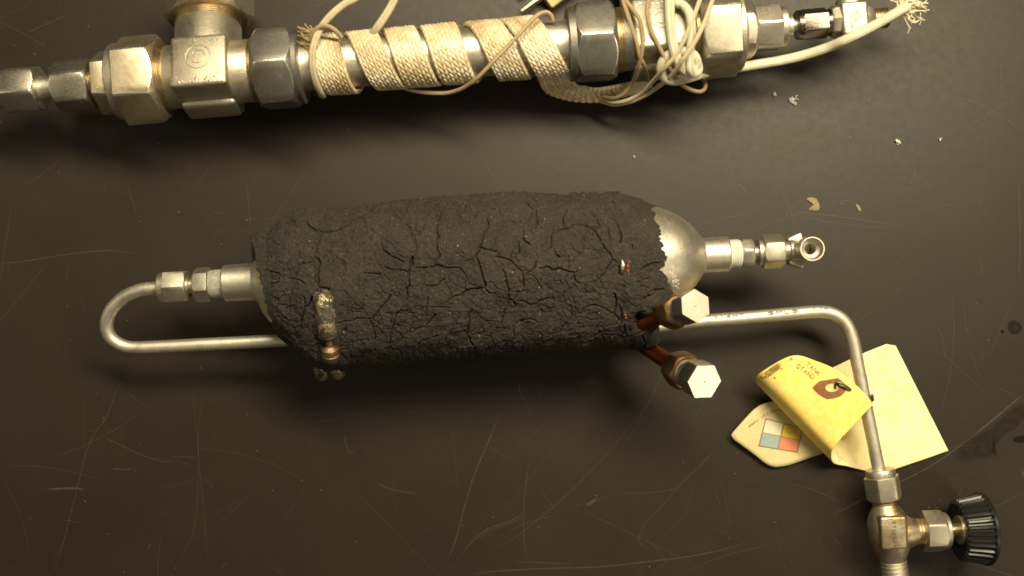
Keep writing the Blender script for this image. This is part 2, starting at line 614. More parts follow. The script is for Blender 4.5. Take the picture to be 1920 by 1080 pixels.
def putty_material():
    m, nt, b = new_mat('cracked_black_putty')
    v = coords(nt)
    n1 = noise(nt, v, 0.02, 6, 0.65, 0.4)
    n2 = noise(nt, v, 0.25, 5, 0.7)
    c = ramp(nt, n1, [(0.25, (0.0175, 0.0152, 0.0130)), (0.75, (0.036, 0.0312, 0.0262))])
    c = mixc(nt, ramp(nt, n2, [(0.5, grey(0)), (0.72, grey(0.75))]), c, (0.085, 0.071, 0.056))
    c = mixc(nt, ramp(nt, noise(nt, v, 0.13, 5, 0.75, 0.3), [(0.55, grey(0)), (0.68, grey(0.7))]), c, (0.014, 0.0115, 0.009))
    # faint rusty spots
    c = mixc(nt, ramp(nt, noise(nt, v, 0.03, 3, 0.7, 0.8), [(0.70, grey(0)), (0.80, grey(0.35))]), c, (0.09, 0.04, 0.022))
    # sparse mineral sparkles
    vo = nt.nodes.new('ShaderNodeTexVoronoi'); vo.inputs['Scale'].default_value = 0.09
    nt.links.new(v, vo.inputs['Vector'])
    f = ramp(nt, vo.outputs['Distance'], [(0.05, grey(1)), (0.10, grey(0))])
    vc = nt.nodes.new('ShaderNodeSeparateColor'); nt.links.new(vo.outputs['Color'], vc.inputs[0])
    f2 = ramp(nt, vc.outputs[0], [(0.45, grey(0)), (0.95, grey(1))])
    mu = nt.nodes.new('ShaderNodeMath'); mu.operation = 'MULTIPLY'
    nt.links.new(f, mu.inputs[0]); nt.links.new(f2, mu.inputs[1])
    c = mixc(nt, mu.outputs[0], c, (0.42, 0.37, 0.26))
    nt.links.new(c, b.inputs['Base Color'])
    b.inputs['Roughness'].default_value = 0.88
    b.inputs['Specular IOR Level'].default_value = 0.3
    bump(nt, b, n2, 3.2, 0.9)
    return m


M['putty'] = putty_material()


def coated_metal(name, th_):
    """metal still smeared with putty: bright where rubbed"""
    m, nt, b = new_mat(name)
    v = coords(nt)
    f = ramp(nt, noise(nt, v, 0.06, 5, 0.7, 0.4), [(th_, grey(0)), (th_ + 0.06, grey(1))])
    c = mixc(nt, f, (0.045, 0.036, 0.025), (0.55, 0.47, 0.32))
    nt.links.new(c, b.inputs['Base Color'])
    nt.links.new(f, b.inputs['Metallic'])
    b.inputs['Roughness'].default_value = 0.42
    bump(nt, b, noise(nt, v, 0.13, 5, 0.65), 4.0, 0.9)
    return m


M['coated'] = coated_metal('putty_smeared_metal', 0.52)
M['rubbed'] = coated_metal('rubbed_metal', 0.42)


def paper(name, c1, c2, c3, rough=0.75, sc1=0.02):
    m, nt, b = new_mat(name)
    v = coords(nt)
    n1 = noise(nt, v, sc1, 5, 0.6, 0.3)
    n2 = noise(nt, v, 0.09, 5, 0.65)
    c = ramp(nt, n1, [(0.3, c1), (0.7, c2)])
    c = mixc(nt, ramp(nt, n2, [(0.42, grey(0)), (0.65, grey(0.7))]), c, c3)
    sp_ = noise(nt, v, 0.14, 2, 0.7)
    c = mixc(nt, ramp(nt, sp_, [(0.71, grey(0)), (0.77, grey(0.7))]), c, (0.2, 0.13, 0.04))
    nt.links.new(c, b.inputs['Base Color'])
    b.inputs['Roughness'].default_value = rough
    b.inputs['Specular IOR Level'].default_value = 0.25
    bump(nt, b, n2, 0.6, 0.3)
    return m


M['manila'] = paper('yellowed_manila_card', (0.88, 0.62, 0.12), (0.92, 0.70, 0.18), (0.93, 0.77, 0.32))
M['manila_back'] = paper('faded_manila_back', (0.86, 0.68, 0.28), (0.90, 0.78, 0.43), (0.92, 0.85, 0.58))
M['label_paper'] = paper('cream_label_paper', (0.56, 0.47, 0.235), (0.60, 0.52, 0.28), (0.62, 0.54, 0.31))
M['grime'] = alpha_mat('brown_edge_grime', (0.16, 0.10, 0.03), 0.8, 0.2)

# ------------------------------------------------------------------ bench top
g = Geo()
rbox(g, Vector((0, 0, -60)), Vector((1, 0, 0)), Vector((0, 1, 0)), Vector((0, 0, 1)), 3000, 2100, 60, 4)
bench = g.build('bench_top', M['bench'])
tag(bench, 'black resin laboratory bench top covered in fine scratches', 'bench top', kind='structure')


def ribbon_set(name, lines, mat, parent, z0=0.35, dz=0.012):
    """thin worn marks lying on the bench: lines = [(pts, width, amount)]"""
    vs_, fs, am = [], [], []
    for li, (pts, w, a) in enumerate(lines):
        P = catmull([W(x, y, 0) for x, y in pts], 8.0) if len(pts) > 2 else [W(pts[0][0], pts[0][1]).lerp(W(pts[1][0], pts[1][1]), f / 8) for f in range(9)]
        n = len(P)
        z = z0 + li * dz
        b0 = len(vs_)
        for i, p in enumerate(P):
            t = (P[min(i + 1, n - 1)] - P[max(i - 1, 0)])
            t.normalize()
            sd = Vector((-t.y, t.x, 0)) * w / 2
            f = i / (n - 1)
            fade = min(1, 6 * f + 0.15, 6 * (1 - f) + 0.15)
            vs_ += [((p.x - sd.x) * U, (p.y - sd.y) * U, z * U), ((p.x + sd.x) * U, (p.y + sd.y) * U, z * U)]
            am += [a * fade, a * fade]
        fs += [(b0 + 2 * i, b0 + 2 * i + 1, b0 + 2 * i + 3, b0 + 2 * i + 2) for i in range(n - 1)]
    me = bpy.data.meshes.new(name)
    me.from_pydata(vs_, [], fs)
    at = me.attributes.new('amt', 'FLOAT', 'POINT')
    at.data.foreach_set('value', am)
    return link_mesh(name, me, mat, parent)


def zc(ox, oy, s, pts):
    return [(ox + x / s, oy + y / s) for x, y in pts]


SCR = []


def scr(ox, oy, s, pts, w=1.6, a=0.5):
    SCR.append((zc(ox, oy, s, pts), w * 0.85, a * (0.46 if oy >= 700 else 0.56)))


# traced wear, lower left
q = (0, 700, 2.743)
scr(*q, [(630, 0), (590, 110), (550, 220), (480, 320), (440, 420), (410, 540), (390, 620), (360, 740), (320, 890), (270, 1040)], 1.8, .5)
scr(*q, [(240, 596), (330, 592), (400, 592), (430, 598)], 4.0, .8)
scr(*q, [(540, 330), (640, 378), (720, 415), (800, 445), (895, 460)], 1.8, .55)
scr(*q, [(570, 490), (640, 494), (690, 490)], 2.4, .6)
scr(*q, [(885, 428), (960, 430), (1020, 436)], 2.2, .5)
scr(*q, [(990, 0), (1000, 200), (1020, 380), (1020, 560), (1005, 760), (960, 900), (900, 1000)], 1.5, .35)
scr(*q, [(1060, 90), (1030, 200), (1020, 400), (1040, 600), (1060, 850), (1070, 1000)], 1.5, .35)
scr(*q, [(800, 590), (930, 570), (1000, 545)], 1.5, .3)
scr(*q, [(1040, 540), (1095, 578), (1070, 585)], 1.6, .45)
scr(*q, [(1780, 320), (1775, 350), (1800, 412), (1830, 385)], 2.0, .6)
scr(*q, [(1610, 255), (1760, 225), (1920, 185)], 1.5, .4)
scr(*q, [(1440, 800), (1520, 660), (1580, 590)], 1.3, .25)
scr(*q, [(760, 905), (775, 875)], 4, .4)
scr(*q, [(1135, 1000), (1175, 968)], 2, .45)
scr(*q, [(450, 290), (490, 305)], 1.5, .4)
scr(*q, [(1080, 730), (1250, 650)], 1.3, .25)
# lower middle
q = (700, 700, 2.743)
scr(*q, [(645, 195), (640, 230), (583, 370), (520, 520), (470, 680), (440, 800), (400, 920), (360, 990)], 2.0, .6)
scr(*q, [(740, 20), (755, 90), (800, 180), (810, 215)], 2.0, .55)
scr(*q, [(10, 557), (80, 592), (150, 608), (230, 618)], 2.0, .55)
scr(*q, [(785, 715), (700, 760), (600, 795), (530, 845), (460, 920)], 2.0, .55)
scr(*q, [(780, 735), (700, 772), (600, 810), (540, 855)], 1.6, .45)
scr(*q, [(1510, 20), (1400, 170), (1280, 320), (1150, 470), (1000, 620), (860, 740), (740, 835), (600, 920)], 1.4, .45)
scr(*q, [(480, 1040), (620, 1018), (900, 1003), (1150, 995), (1350, 975), (1600, 945), (1780, 910), (1920, 875)], 2.4, .65)
scr(*q, [(1010, 692), (1100, 665), (1150, 650), (1255, 610)], 1.6, .4)
scr(*q, [(1095, 680), (1120, 665), (1150, 640)], 7, .7)
scr(*q, [(1755, 385), (1700, 460), (1580, 570), (1480, 690), (1400, 770), (1365, 840), (1380, 880), (1425, 920), (1430, 950)], 1.6, .45)
scr(*q, [(1750, 400), (1680, 470), (1600, 545)], 1.8, .4)
scr(*q, [(1080, 705), (1230, 780), (1360, 840), (1500, 910), (1650, 980)], 1.4, .4)
scr(*q, [(690, 480), (700, 430), (800, 330), (950, 190)], 1.3, .28)
scr(*q, [(680, 690), (780, 560), (860, 470), (960, 330)], 1.3, .28)
scr(*q, [(580, 370), (640, 400), (690, 450)], 1.4, .35)
scr(*q, [(410, 280), (425, 480), (440, 640)], 1.3, .3)
scr(*q, [(430, 500), (560, 380), (700, 310)], 1.2, .22)
scr(*q, [(1380, 820), (1450, 900), (1520, 980)], 1.3, .3)
scr(*q, [(1490, 850), (1600, 720), (1660, 560)], 1.3, .28)
scr(*q, [(845, 790), (860, 795)], 4, .5)
# upper right
q = (1400, 120, 3.0)
scr(*q, [(245, 830), (400, 845), (600, 870), (760, 895), (890, 912)], 1.6, .55)
scr(*q, [(250, 835), (400, 878), (560, 902), (720, 920), (880, 915)], 1.6, .5)
scr(*q, [(110, 540), (160, 640), (230, 780), (265, 880), (275, 960)], 1.4, .4)
scr(*q, [(370, 20), (400, 280), (380, 600), (370, 720)], 1.4, .28)
scr(*q, [(90, 60), (75, 300)], 1.6, .3)
scr(*q, [(530, 765), (575, 772), (610, 790)], 1.8, .6)
scr(*q, [(910, 845), (1040, 808), (1200, 785), (1520, 730)], 1.3, .35)
scr(*q, [(660, 655), (760, 715), (840, 715), (950, 690), (1080, 650)], 1.3, .3)
scr(*q, [(1340, 350), (1340, 620), (1290, 920)], 1.3, .25)
scr(*q, [(820, 700), (830, 900), (790, 1070)], 1.3, .25)
scr(*q, [(1320, 800), (1420, 920), (1490, 1000)], 1.3, .25)
scr(*q, [(160, 640), (210, 618)], 1.6, .35)
scr(*q, [(1230, 285), (1350, 270)], 1.4, .3)
# upper left
q = (0, 200, 3.0)
scr(*q, [(0, 885), (150, 868), (330, 838), (520, 815), (660, 812), (770, 832)], 1.8, .5)
scr(*q, [(220, 80), (320, 98), (455, 122)], 1.6, .45)
scr(*q, [(600, 40), (500, 130), (420, 220), (300, 330), (180, 420), (90, 465)], 1.4, .35)
scr(*q, [(455, 122), (530, 75)], 1.4, .35)
scr(*q, [(700, 200), (760, 155), (840, 135)], 1.6, .35)
scr(*q, [(1270, 40), (1210, 150), (1180, 240)], 1.3, .35)
scr(*q, [(1050, 830), (1130, 818), (1250, 695), (1420, 700)], 1.2, .18)
# right and middle
q = (1600, 540, 3.0)
scr(*q, [(950, 598), (880, 660), (760, 760), (670, 832)], 3.0, .75)
scr(*q, [(670, 832), (580, 900), (460, 985), (285, 1080), (130, 1150), (-100, 1260)], 2.4, .6)
scr(*q, [(620, 90), (630, 220), (655, 270)], 1.3, .3)
scr(*q, [(730, 340), (725, 430)], 1.3, .25)
scr(*q, [(945, 1020), (955, 1060)], 3, .5)
q = (1560, 860, 4.908)
scr(*q, [(1500, 450), (1640, 370), (1767, 305)], 1.6, .5)
scr(*q, [(1400, 985), (1540, 1040), (1690, 1085)], 2.0, .6)
scr(*q, [(0, 515), (150, 450), (280, 390)], 1.8, .5)
scr(*q, [(20, 740), (90, 805)], 2.0, .45)
scr(*q, [(300, 910), (420, 1020)], 1.6, .4)
scr(*q, [(1400, 20), (1470, 40)], 1.8, .4)
q = (1280, 540, 5.05)
scr(*q, [(610, 430), (690, 465), (760, 500)], 1.6, .45)
scr(*q, [(1080, 400), (1130, 450), (1180, 510)], 1.6, .35)
q = (1180, 360, 2.7)
scr(*q, [(285, 770), (240, 830), (150, 960), (100, 1060), (-30, 1300)], 1.6, .35)
scr(*q, [(760, 0), (810, 90), (840, 220)], 1.4, .35)
scr(*q, [(810, 95), (950, 115), (1080, 120)], 1.4, .35)
q = (440, 0, 4.0)
scr(*q, [(820, 850), (920, 770), (1010, 740), (1130, 775), (1260, 865)], 1.5, .3)
scr(*q, [(1460, 920), (1600, 820), (1900, 650)], 1.5, .3)
scr(*q, [(1790, 700), (1785, 960)], 1.5, .3)
q = (0, 0, 4.0)
scr(*q, [(210, 245), (330, 190), (490, 120)], 1.7, .5)
q = (860, 340, 2.7)
scr(*q, [(300, 1020), (310, 1080)], 2, .5)
scr(*q, [(690, 860), (705, 960)], 1.5, .4)
# untraced hairlines, everywhere on the bench
for i in range(330):
    x = random.uniform(-300, 2250); y = random.uniform(-200, 1300)
    a = random.gauss(-0.9, 0.9); L = random.uniform(25, 240)
    c = random.uniform(-0.25, 0.25)
    pts = []
    for f in (0, .33, .66, 1):
        aa = a + c * f
        pts.append((x + math.cos(aa) * L * f, y + math.sin(aa) * L * f))
    SCR.append((pts, random.uniform(0.8, 1.4), random.uniform(0.06, 0.24)))
for i in range(260):   # tiny dust dots
    x = random.uniform(-200, 2150); y = random.uniform(-150, 1250)
    L = random.uniform(1, 3.2); a = random.uniform(0, 6.28)
    SCR.append(([(x, y), (x + L * math.cos(a), y + L * math.sin(a))], random.uniform(1.2, 2.4), random.uniform(0.3, 1.0)))
sm = ribbon_set('scratch_marks', SCR, M['scratch'], bench)
tag(sm, 'pale hairline scratches and dust on the black bench', kind='stuff')


def blob_sheet(name, outline, mat, parent, z, amt=1.0, soft=0.75, label=None):
    """a stain with soft rim lying on the bench"""
    P = [W(x, y) for x, y in outline]
    P = catmull(P + [P[0]], 5.0)[:-1]
    c = sum(P, Vector()) / len(P)
    n = len(P)
    vs_ = [(c.x * U, c.y * U, z * U)]; am = [amt]
    for f, a in ((0.5, amt), (soft, amt), (1.0, 0.0)):
        for p in P:
            qv = c.lerp(p, f)
            vs_.append((qv.x * U, qv.y * U, z * U)); am.append(a)
    fs = [(0, 1 + i, 1 + (i + 1) % n) for i in range(n)]
    for k_ in (0, 1):
        b0 = 1 + k_ * n
        fs += [(b0 + i, b0 + (i + 1) % n, b0 + n + (i + 1) % n, b0 + n + i) for i in range(n)]
    me = bpy.data.meshes.new(name)
    me.from_pydata(vs_, [], fs)
    at = me.attributes.new('amt', 'FLOAT', 'POINT'); at.data.foreach_set('value', am)
    o = link_mesh(name, me, mat, parent)
    return o


q = (1600, 540, 3.0)
blob_sheet('stain', zc(*q, [(862, 225), (875, 190), (905, 180), (940, 200), (950, 235), (920, 262), (885, 258)]), M['wet'], bench, 0.20, 0.55, 0.9)
blob_sheet('stain', zc(*q, [(825, 245), (838, 232), (850, 245), (838, 260)]), M['wet'], bench, 0.21, 0.8, 0.8)
blob_sheet('stain', zc(*q, [(555, 985), (580, 910), (650, 855), (760, 790), (860, 700), (960, 640), (1010, 680), (930, 780), (850, 830), (780, 930), (810, 955), (700, 970), (620, 985)]), M['wet'], bench, 0.22, 0.30, 0.82)
blob_sheet('stain', zc(*q, [(890, 850), (930, 830), (1000, 835), (1000, 870), (920, 872)]), M['wet'], bench, 0.24, 0.7, 0.85)

# ------------------------------------------------------------------ sample cylinder coated in putty
cyl = empty('sample_cylinder', 850, 530, 0)
tag(cyl, 'steel sample cylinder coated in cracked black putty with tubing and valve', 'gas cylinder')
ZA = 138.0


def ax_y(x): return 478 - 0.0584 * (x - 1340)


AM = Ax(400, W(400, ax_y(400), ZA), 1400, W(1400, ax_y(1400), ZA))
KM = AM.k
STEEL = [(478, 36), (486, 44), (494, 62), (504, 76), (520, 88), (545, 101), (580, 111), (640, 114), (1180, 114), (1205, 108), (1220, 102), (1234, 96), (1246, 92), (1258, 87), (1270, 80.5), (1280, 74), (1290, 66), (1299, 57), (1307, 47), (1313, 39), (1317, 34), (1320, 32)]


def steel_r(x):
    return float(np.interp(x, [p[0] for p in STEEL], [p[1] for p in STEEL]))


g = Geo(); lathe(g, AM, STEEL, 96)
shell = g.build('steel_shell', M['steel'], cyl, 25)
shell['label'] = 'bare brushed steel dome end of the cylinder'

# --- putty: numpy height field around the axis
NS, NT, NB = 640, 420, 70
T_ = np.array([(470, 86), (480, 88), (500, 98), (520, 101), (545, 119), (570, 131), (600, 135), (660, 130), (700, 133), (760, 139), (800, 139.5), (870, 140), (950, 140), (1050, 131), (1100, 130), (1160, 126.5), (1200, 115), (1230, 98), (1260, 85)])
B_ = np.array([(470, 85), (500, 98), (515, 106), (530, 120), (560, 151), (580, 166), (600, 176), (640, 177), (660, 172), (720, 168), (800, 168), (900, 168), (1000, 167), (1080, 171), (1100, 164), (1150, 166), (1200, 169), (1222, 162), (1260, 140)])
U_ = np.array([(470, 84), (500, 94), (530, 108), (560, 122), (600, 132), (700, 136), (900, 138), (1100, 136), (1160, 130), (1200, 119), (1230, 100), (1250, 92), (1265, 86)])
thetas = np.concatenate([np.linspace(-95, 100, NT), np.linspace(100, 265, NB + 1)[1:-1]])
NTT = len(thetas)
S0 = np.array([(-180, 500), (-95, 478), (-60, 476), (-30, 481), (-12, 486), (0, 490), (20, 498), (40, 507), (65, 516), (90, 526), (130, 530), (180, 510), (265, 478)])
S1 = np.array([(-95, 1234), (-75, 1232), (-60, 1228), (-40, 1231), (-28, 1236), (-12, 1241), (-4, 1248), (1, 1250), (6, 1244), (12, 1238), (22, 1243), (32, 1248), (40, 1254), (45, 1250), (50, 1238), (55, 1222), (60, 1206), (66, 1198), (72, 1200), (78, 1212), (88, 1226), (97, 1224), (110, 1215), (140, 1220), (200, 1230), (265, 1234)])


def vnoise(shape, cell, seed):
    r = np.random.default_rng(seed)
    gy, gx = int(shape[0] / cell[0]) + 4, int(shape[1] / cell[1]) + 4
    lat = r.random((gy, gx)) * 2 - 1
    y = np.arange(shape[0]) / cell[0]; x = np.arange(shape[1]) / cell[1]
    yi = y.astype(int); xi = x.astype(int)
    fy = y - yi; fx = x - xi
    fy = fy * fy * (3 - 2 * fy); fx = fx * fx * (3 - 2 * fx)
    a = lat[np.ix_(yi, xi)]; b = lat[np.ix_(yi, xi + 1)]; c = lat[np.ix_(yi + 1, xi)]; d = lat[np.ix_(yi + 1, xi + 1)]
    fy = fy[:, None]; fx = fx[None, :]
    return (a * (1 - fx) + b * fx) * (1 - fy) + (c * (1 - fx) + d * fx) * fy


e_noise = vnoise((1, NTT), (1, 9), 3)[0] * 4 + vnoise((1, NTT), (1, 3), 4)[0] * 2.2
s0 = np.interp(thetas, S0[:, 0], S0[:, 1]) + e_noise * 0.8
e2 = vnoise((1, NTT), (1, 10), 5)[0] * 4 + vnoise((1, NTT), (1, 4), 6)[0] * 3
s1 = np.interp(thetas, S1[:, 0], S1[:, 1]) + e2
fac = (H - ZA) / (H - ZA - 92 * 0.93 * np.clip(np.cos(np.radians(thetas)), 0, 1))
s0 = 960 + (s0 - 960) / fac
s1 = 960 + (s1 - 960) / fac
uu = np.linspace(0, 1, NS)
SS = s0[None, :] + (s1 - s0)[None, :] * uu[:, None]        # NS x NTT, picture-x along the axis
th = np.radians(thetas)[None, :]
Tt = np.interp(SS, T_[:, 0], T_[:, 1]); Bb = np.interp(SS, B_[:, 0], B_[:, 1]); Uu = np.interp(SS, U_[:, 0], U_[:, 1])
sn = np.sin(th)
rad = Uu + (Bb - Tt) / 2 * sn + ((Bb + Tt) / 2 - Uu) * sn ** 2
sh = (NS, NTT)
lump = vnoise(sh, (60, 55), 21) * 4.0 + vnoise(sh, (26, 24), 22) * 2.2 + vnoise(sh, (11, 10), 23) * 1.1 + vnoise(sh, (5, 5), 24) * 0.9 + vnoise(sh, (2.3, 2.3), 25) * 0.6
edge_fade = np.clip(np.minimum(uu / 0.03, (1 - uu) / 0.03), 0.25, 1)[:, None]
rad = rad + lump * edge_fade
# rough crumbled rim along the far side
rough_side = np.clip((-np.degrees(th) - 55) / 25, 0, 1) + np.clip((np.degrees(th) - 68) / 20, 0, 1) * np.clip((125 - np.degrees(th)) / 20, 0, 1)
rad = rad + rough_side * (vnoise(sh, (7, 5), 31) * 2.6 - np.clip(vnoise(sh, (5, 4), 32), 0.25, 1) * 5)
# dents
st = np.array([steel_r(x) for x in np.linspace(470, 1270, 801)])
stl = np.interp(SS, np.linspace(470, 1270, 801), st)


def gauss(cx, cy, sx, sy, amt, PX, PY):
    return amt * np.exp(-((PX - cx) / sx) ** 2 - ((PY - cy) / sy) ** 2)


# crack raster in picture coordinates
RS = 2.0
rx0, ry0, rw, rh = 460, 330, 820, 400
rast = np.zeros((int(rh * RS), int(rw * RS)), dtype=np.float32)
CR = []


def ck(o, pts, w):
    CR.append((zc(*o, pts), w))


A = (470, 350, 5.142); B = (720, 350, 6.354); Cc = (720, 510, 6.0); D = (970, 350, 6.352); E = (970, 510, 6.0); F = (470, 540, 6.0)
ck(A, [(545, 310), (545, 350), (570, 380), (620, 415), (690, 430), (760, 428), (830, 420), (870, 385), (930, 370), (985, 300), (1040, 292), (1080, 295), (1110, 260), (1120, 240), (1165, 230)], 3.2)
ck(A, [(695, 432), (670, 490), (640, 560), (625, 640), (610, 672)], 2.8)
ck(A, [(610, 672), (590, 715), (560, 735), (500, 735), (455, 752)], 1.8)
ck(A, [(615, 670), (650, 690), (672, 730), (655, 790), (645, 850), (655, 910), (650, 950), (670, 975), (760, 980)], 2.8)
ck(A, [(355, 880), (430, 888), (480, 905), (515, 940)], 1.7)
ck(A, [(425, 870), (440, 830)], 1.3); ck(A, [(185, 945), (260, 925), (270, 830), (180, 820)], 1.4)
ck(A, [(1085, 828), (1180, 835), (1255, 842)], 1.7); ck(A, [(1260, 530), (1275, 600), (1330, 640)], 1.9); ck(A, [(1080, 295), (1105, 355)], 1.4)
ck(A, [(820, 245), (900, 210), (960, 190), (1100, 170)], 1.6); ck(A, [(440, 380), (540, 360)], 1.3); ck(A, [(870, 700), (920, 750)], 1.2)
ck(B, [(0, 760), (60, 800), (120, 840), (190, 870), (240, 895)], 1.9); ck(B, [(0, 955), (70, 985), (180, 985), (250, 1000), (290, 1030)], 1.7)
ck(B, [(340, 840), (330, 900), (310, 960), (295, 1030), (290, 1080)], 3.4); ck(B, [(335, 840), (325, 920)], 9.0)
ck(B, [(255, 420), (305, 480), (325, 560), (350, 580), (420, 565), (460, 520), (480, 455)], 1.9); ck(B, [(325, 570), (230, 630)], 1.4)
ck(B, [(365, 600), (385, 690), (395, 760), (360, 820)], 1.7)
ck(B, [(685, 290), (650, 370), (635, 470), (630, 540), (648, 590), (628, 660), (632, 720), (655, 780), (670, 820), (650, 840)], 2.5)
ck(B, [(360, 965), (500, 965), (590, 955), (625, 930), (680, 945), (750, 965), (850, 960), (900, 965)], 2.3); ck(B, [(625, 930), (605, 870)], 1.7)
ck(B, [(900, 965), (960, 1040)], 1.4)
ck(B, [(505, 355), (545, 300), (550, 270), (610, 235), (640, 200)], 1.8)
ck(B, [(1230, 370), (1245, 450), (1235, 500), (1190, 545), (1180, 620), (1150, 690), (1135, 755), (1095, 810), (1120, 880), (1140, 940), (1160, 1010), (1170, 1080)], 2.8)
ck(B, [(1095, 815), (1040, 870), (1000, 880)], 1.7); ck(B, [(1150, 720), (1230, 745), (1340, 770)], 1.9); ck(B, [(1330, 825), (1420, 845), (1510, 880), (1560, 930), (1640, 1010)], 2.0)
ck(B, [(1110, 295), (1080, 360), (1040, 405), (970, 420), (900, 435)], 1.9); ck(B, [(1120, 295), (1280, 262), (1350, 265), (1390, 235)], 1.8)
ck(B, [(1510, 880), (1515, 800), (1540, 770)], 1.6); ck(B, [(1550, 800), (1615, 775), (1600, 700), (1610, 650)], 1.6); ck(B, [(1410, 985), (1440, 1030), (1450, 1080)], 1.9)
ck(Cc, [(275, 0), (280, 80), (285, 150), (255, 190), (265, 240), (255, 320)], 2.5); ck(Cc, [(0, 370), (40, 330), (70, 260)], 1.9)
ck(Cc, [(440, 170), (500, 155), (590, 155), (630, 110), (680, 80)], 1.7)
ck(Cc, [(720, 320), (780, 280), (870, 265), (920, 215), (990, 195), (1060, 195), (1130, 180), (1140, 130), (1110, 70), (1095, 0)], 3.2); ck(Cc, [(1130, 185), (1190, 245)], 1.9)
ck(Cc, [(1360, 0), (1370, 100), (1400, 190), (1410, 290), (1400, 370), (1360, 430), (1335, 510), (1320, 590)], 2.3)
ck(Cc, [(1415, 310), (1455, 330), (1490, 400)], 1.9); ck(Cc, [(1455, 320), (1500, 240), (1560, 220)], 1.7)
ck(Cc, [(500, 280), (485, 400), (470, 480)], 1.5); ck(Cc, [(520, 390), (600, 400), (690, 398), (745, 408)], 1.9)
ck(Cc, [(590, 470), (540, 530), (500, 580), (440, 620), (390, 635), (330, 680), (270, 680)], 2.0)
ck(Cc, [(70, 860), (70, 740), (65, 700), (100, 620), (130, 530), (140, 480), (190, 435), (250, 440), (300, 465), (360, 470)], 2.0)
ck(Cc, [(990, 430), (950, 500), (965, 560), (945, 640), (935, 710)], 1.9); ck(Cc, [(950, 515), (905, 530)], 1.6); ck(Cc, [(970, 735), (965, 800), (1025, 860), (1025, 920)], 1.7)
ck(Cc, [(640, 705), (520, 750), (410, 790), (370, 840)], 1.5); ck(Cc, [(1060, 500), (1130, 550), (1220, 555)], 1.5)
ck(Cc, [(1560, 560), (1510, 570), (1450, 625), (1460, 680), (1470, 730)], 2.0); ck(Cc, [(0, 860), (70, 862), (170, 880), (200, 930)], 1.5); ck(Cc, [(1250, 630), (1400, 640)], 1.4)
ck(D, [(225, 260), (222, 310), (240, 380), (240, 440), (205, 495)], 2.3); ck(D, [(75, 520), (65, 590), (80, 640), (150, 685)], 2.1); ck(D, [(600, 260), (550, 340), (540, 410), (565, 465)], 1.9)
ck(D, [(385, 740), (405, 700), (402, 580), (425, 545), (500, 520), (560, 495), (640, 485), (660, 450), (710, 440), (830, 465), (900, 505), (940, 545), (980, 610), (1010, 680), (1060, 745), (1110, 800), (1140, 860), (1190, 905)], 2.1)
ck(D, [(890, 280), (890, 320), (920, 360), (960, 420), (990, 470), (920, 495)], 1.6); ck(D, [(1140, 865), (1070, 960), (1060, 1010), (1000, 1080)], 2.3)
ck(D, [(225, 885), (215, 950), (165, 1005), (105, 1045)], 2.1); ck(D, [(260, 965), (300, 975), (340, 950), (385, 960), (420, 995), (460, 990), (500, 965), (540, 990), (600, 1010), (690, 1025), (720, 1000)], 2.7)
ck(D, [(440, 760), (460, 800), (500, 835)], 1.7); ck(D, [(610, 830), (615, 910), (605, 960)], 1.7); ck(D, [(1505, 620), (1560, 640), (1660, 662)], 2.6)
ck(D, [(1470, 995), (1540, 945), (1600, 915), (1720, 900)], 2.9); ck(D, [(0, 785), (20, 760), (15, 660)], 1.9); ck(D, [(50, 170), (120, 200), (180, 260)], 1.5)
ck(D, [(1090, 240), (1140, 340), (1190, 450), (1220, 520)], 1.4); ck(D, [(1220, 520), (1240, 600), (1215, 670)], 2.6); ck(D, [(1370, 690), (1372, 740)], 1.5); ck(D, [(990, 745), (1040, 728)], 1.6); ck(D, [(1060, 460), (1090, 560), (1105, 720)], 1.2)
ck(D, [(690, 150), (740, 105), (850, 130)], 2.2); ck(D, [(1070, 175), (1150, 185)], 3.0); ck(D, [(1110, 70), (1250, 75), (1340, 100)], 2.0); ck(D, [(1225, 960), (1240, 1060)], 4.5)
ck(E, [(60, 0), (70, 80), (78, 180)], 1.9); ck(E, [(0, 240), (70, 205)], 1.6); ck(E, [(0, 325), (80, 330), (145, 372), (210, 355), (260, 325), (340, 300), (410, 300)], 2.3)
ck(E, [(635, 20), (660, 110), (700, 128)], 2.0); ck(E, [(1000, 0), (920, 85)], 2.1); ck(E, [(525, 220), (522, 300), (545, 335)], 1.7)
ck(E, [(600, 370), (610, 430), (615, 500), (580, 550), (530, 600), (500, 640), (480, 675), (430, 690), (395, 700)], 2.1); ck(E, [(0, 580), (40, 550), (110, 535), (180, 540), (220, 565)], 2.3)
ck(E, [(730, 420), (790, 390), (870, 375), (960, 405), (1030, 440), (1080, 480)], 2.0); ck(E, [(1090, 240), (1120, 330), (1110, 420), (1090, 480), (1150, 560)], 3.6)
ck(E, [(1150, 380), (1170, 440), (1175, 560), (1170, 600)], 2.2); ck(E, [(1210, 600), (1215, 690), (1180, 720), (1040, 718), (1030, 740)], 2.8)
ck(E, [(1410, 320), (1440, 285), (1520, 270), (1560, 210), (1640, 195)], 4.2); ck(E, [(1430, 450), (1370, 480), (1340, 550), (1370, 610), (1420, 620)], 4.2)
ck(E, [(690, 510), (760, 515), (850, 548), (890, 530)], 1.5); ck(E, [(0, 800), (20, 785)], 2.2); ck(E, [(1410, 720), (1440, 790), (1400, 850)], 3.2); ck(E, [(970, 850), (1030, 840)], 2.0)
ck(F, [(1580, 80), (1550, 140), (1490, 200), (1440, 260), (1380, 340), (1340, 355), (1280, 345), (1190, 345), (1150, 370), (1040, 380), (990, 400)], 2.4)
ck(F, [(1340, 360), (1380, 450), (1410, 600)], 1.9); ck(F, [(600, 100), (610, 220), (570, 400), (560, 470)], 2.6); ck(F, [(880, 20), (780, 60), (700, 100), (660, 190), (600, 230)], 4.2)  # last groove is carved in for the shade round the clamp housing
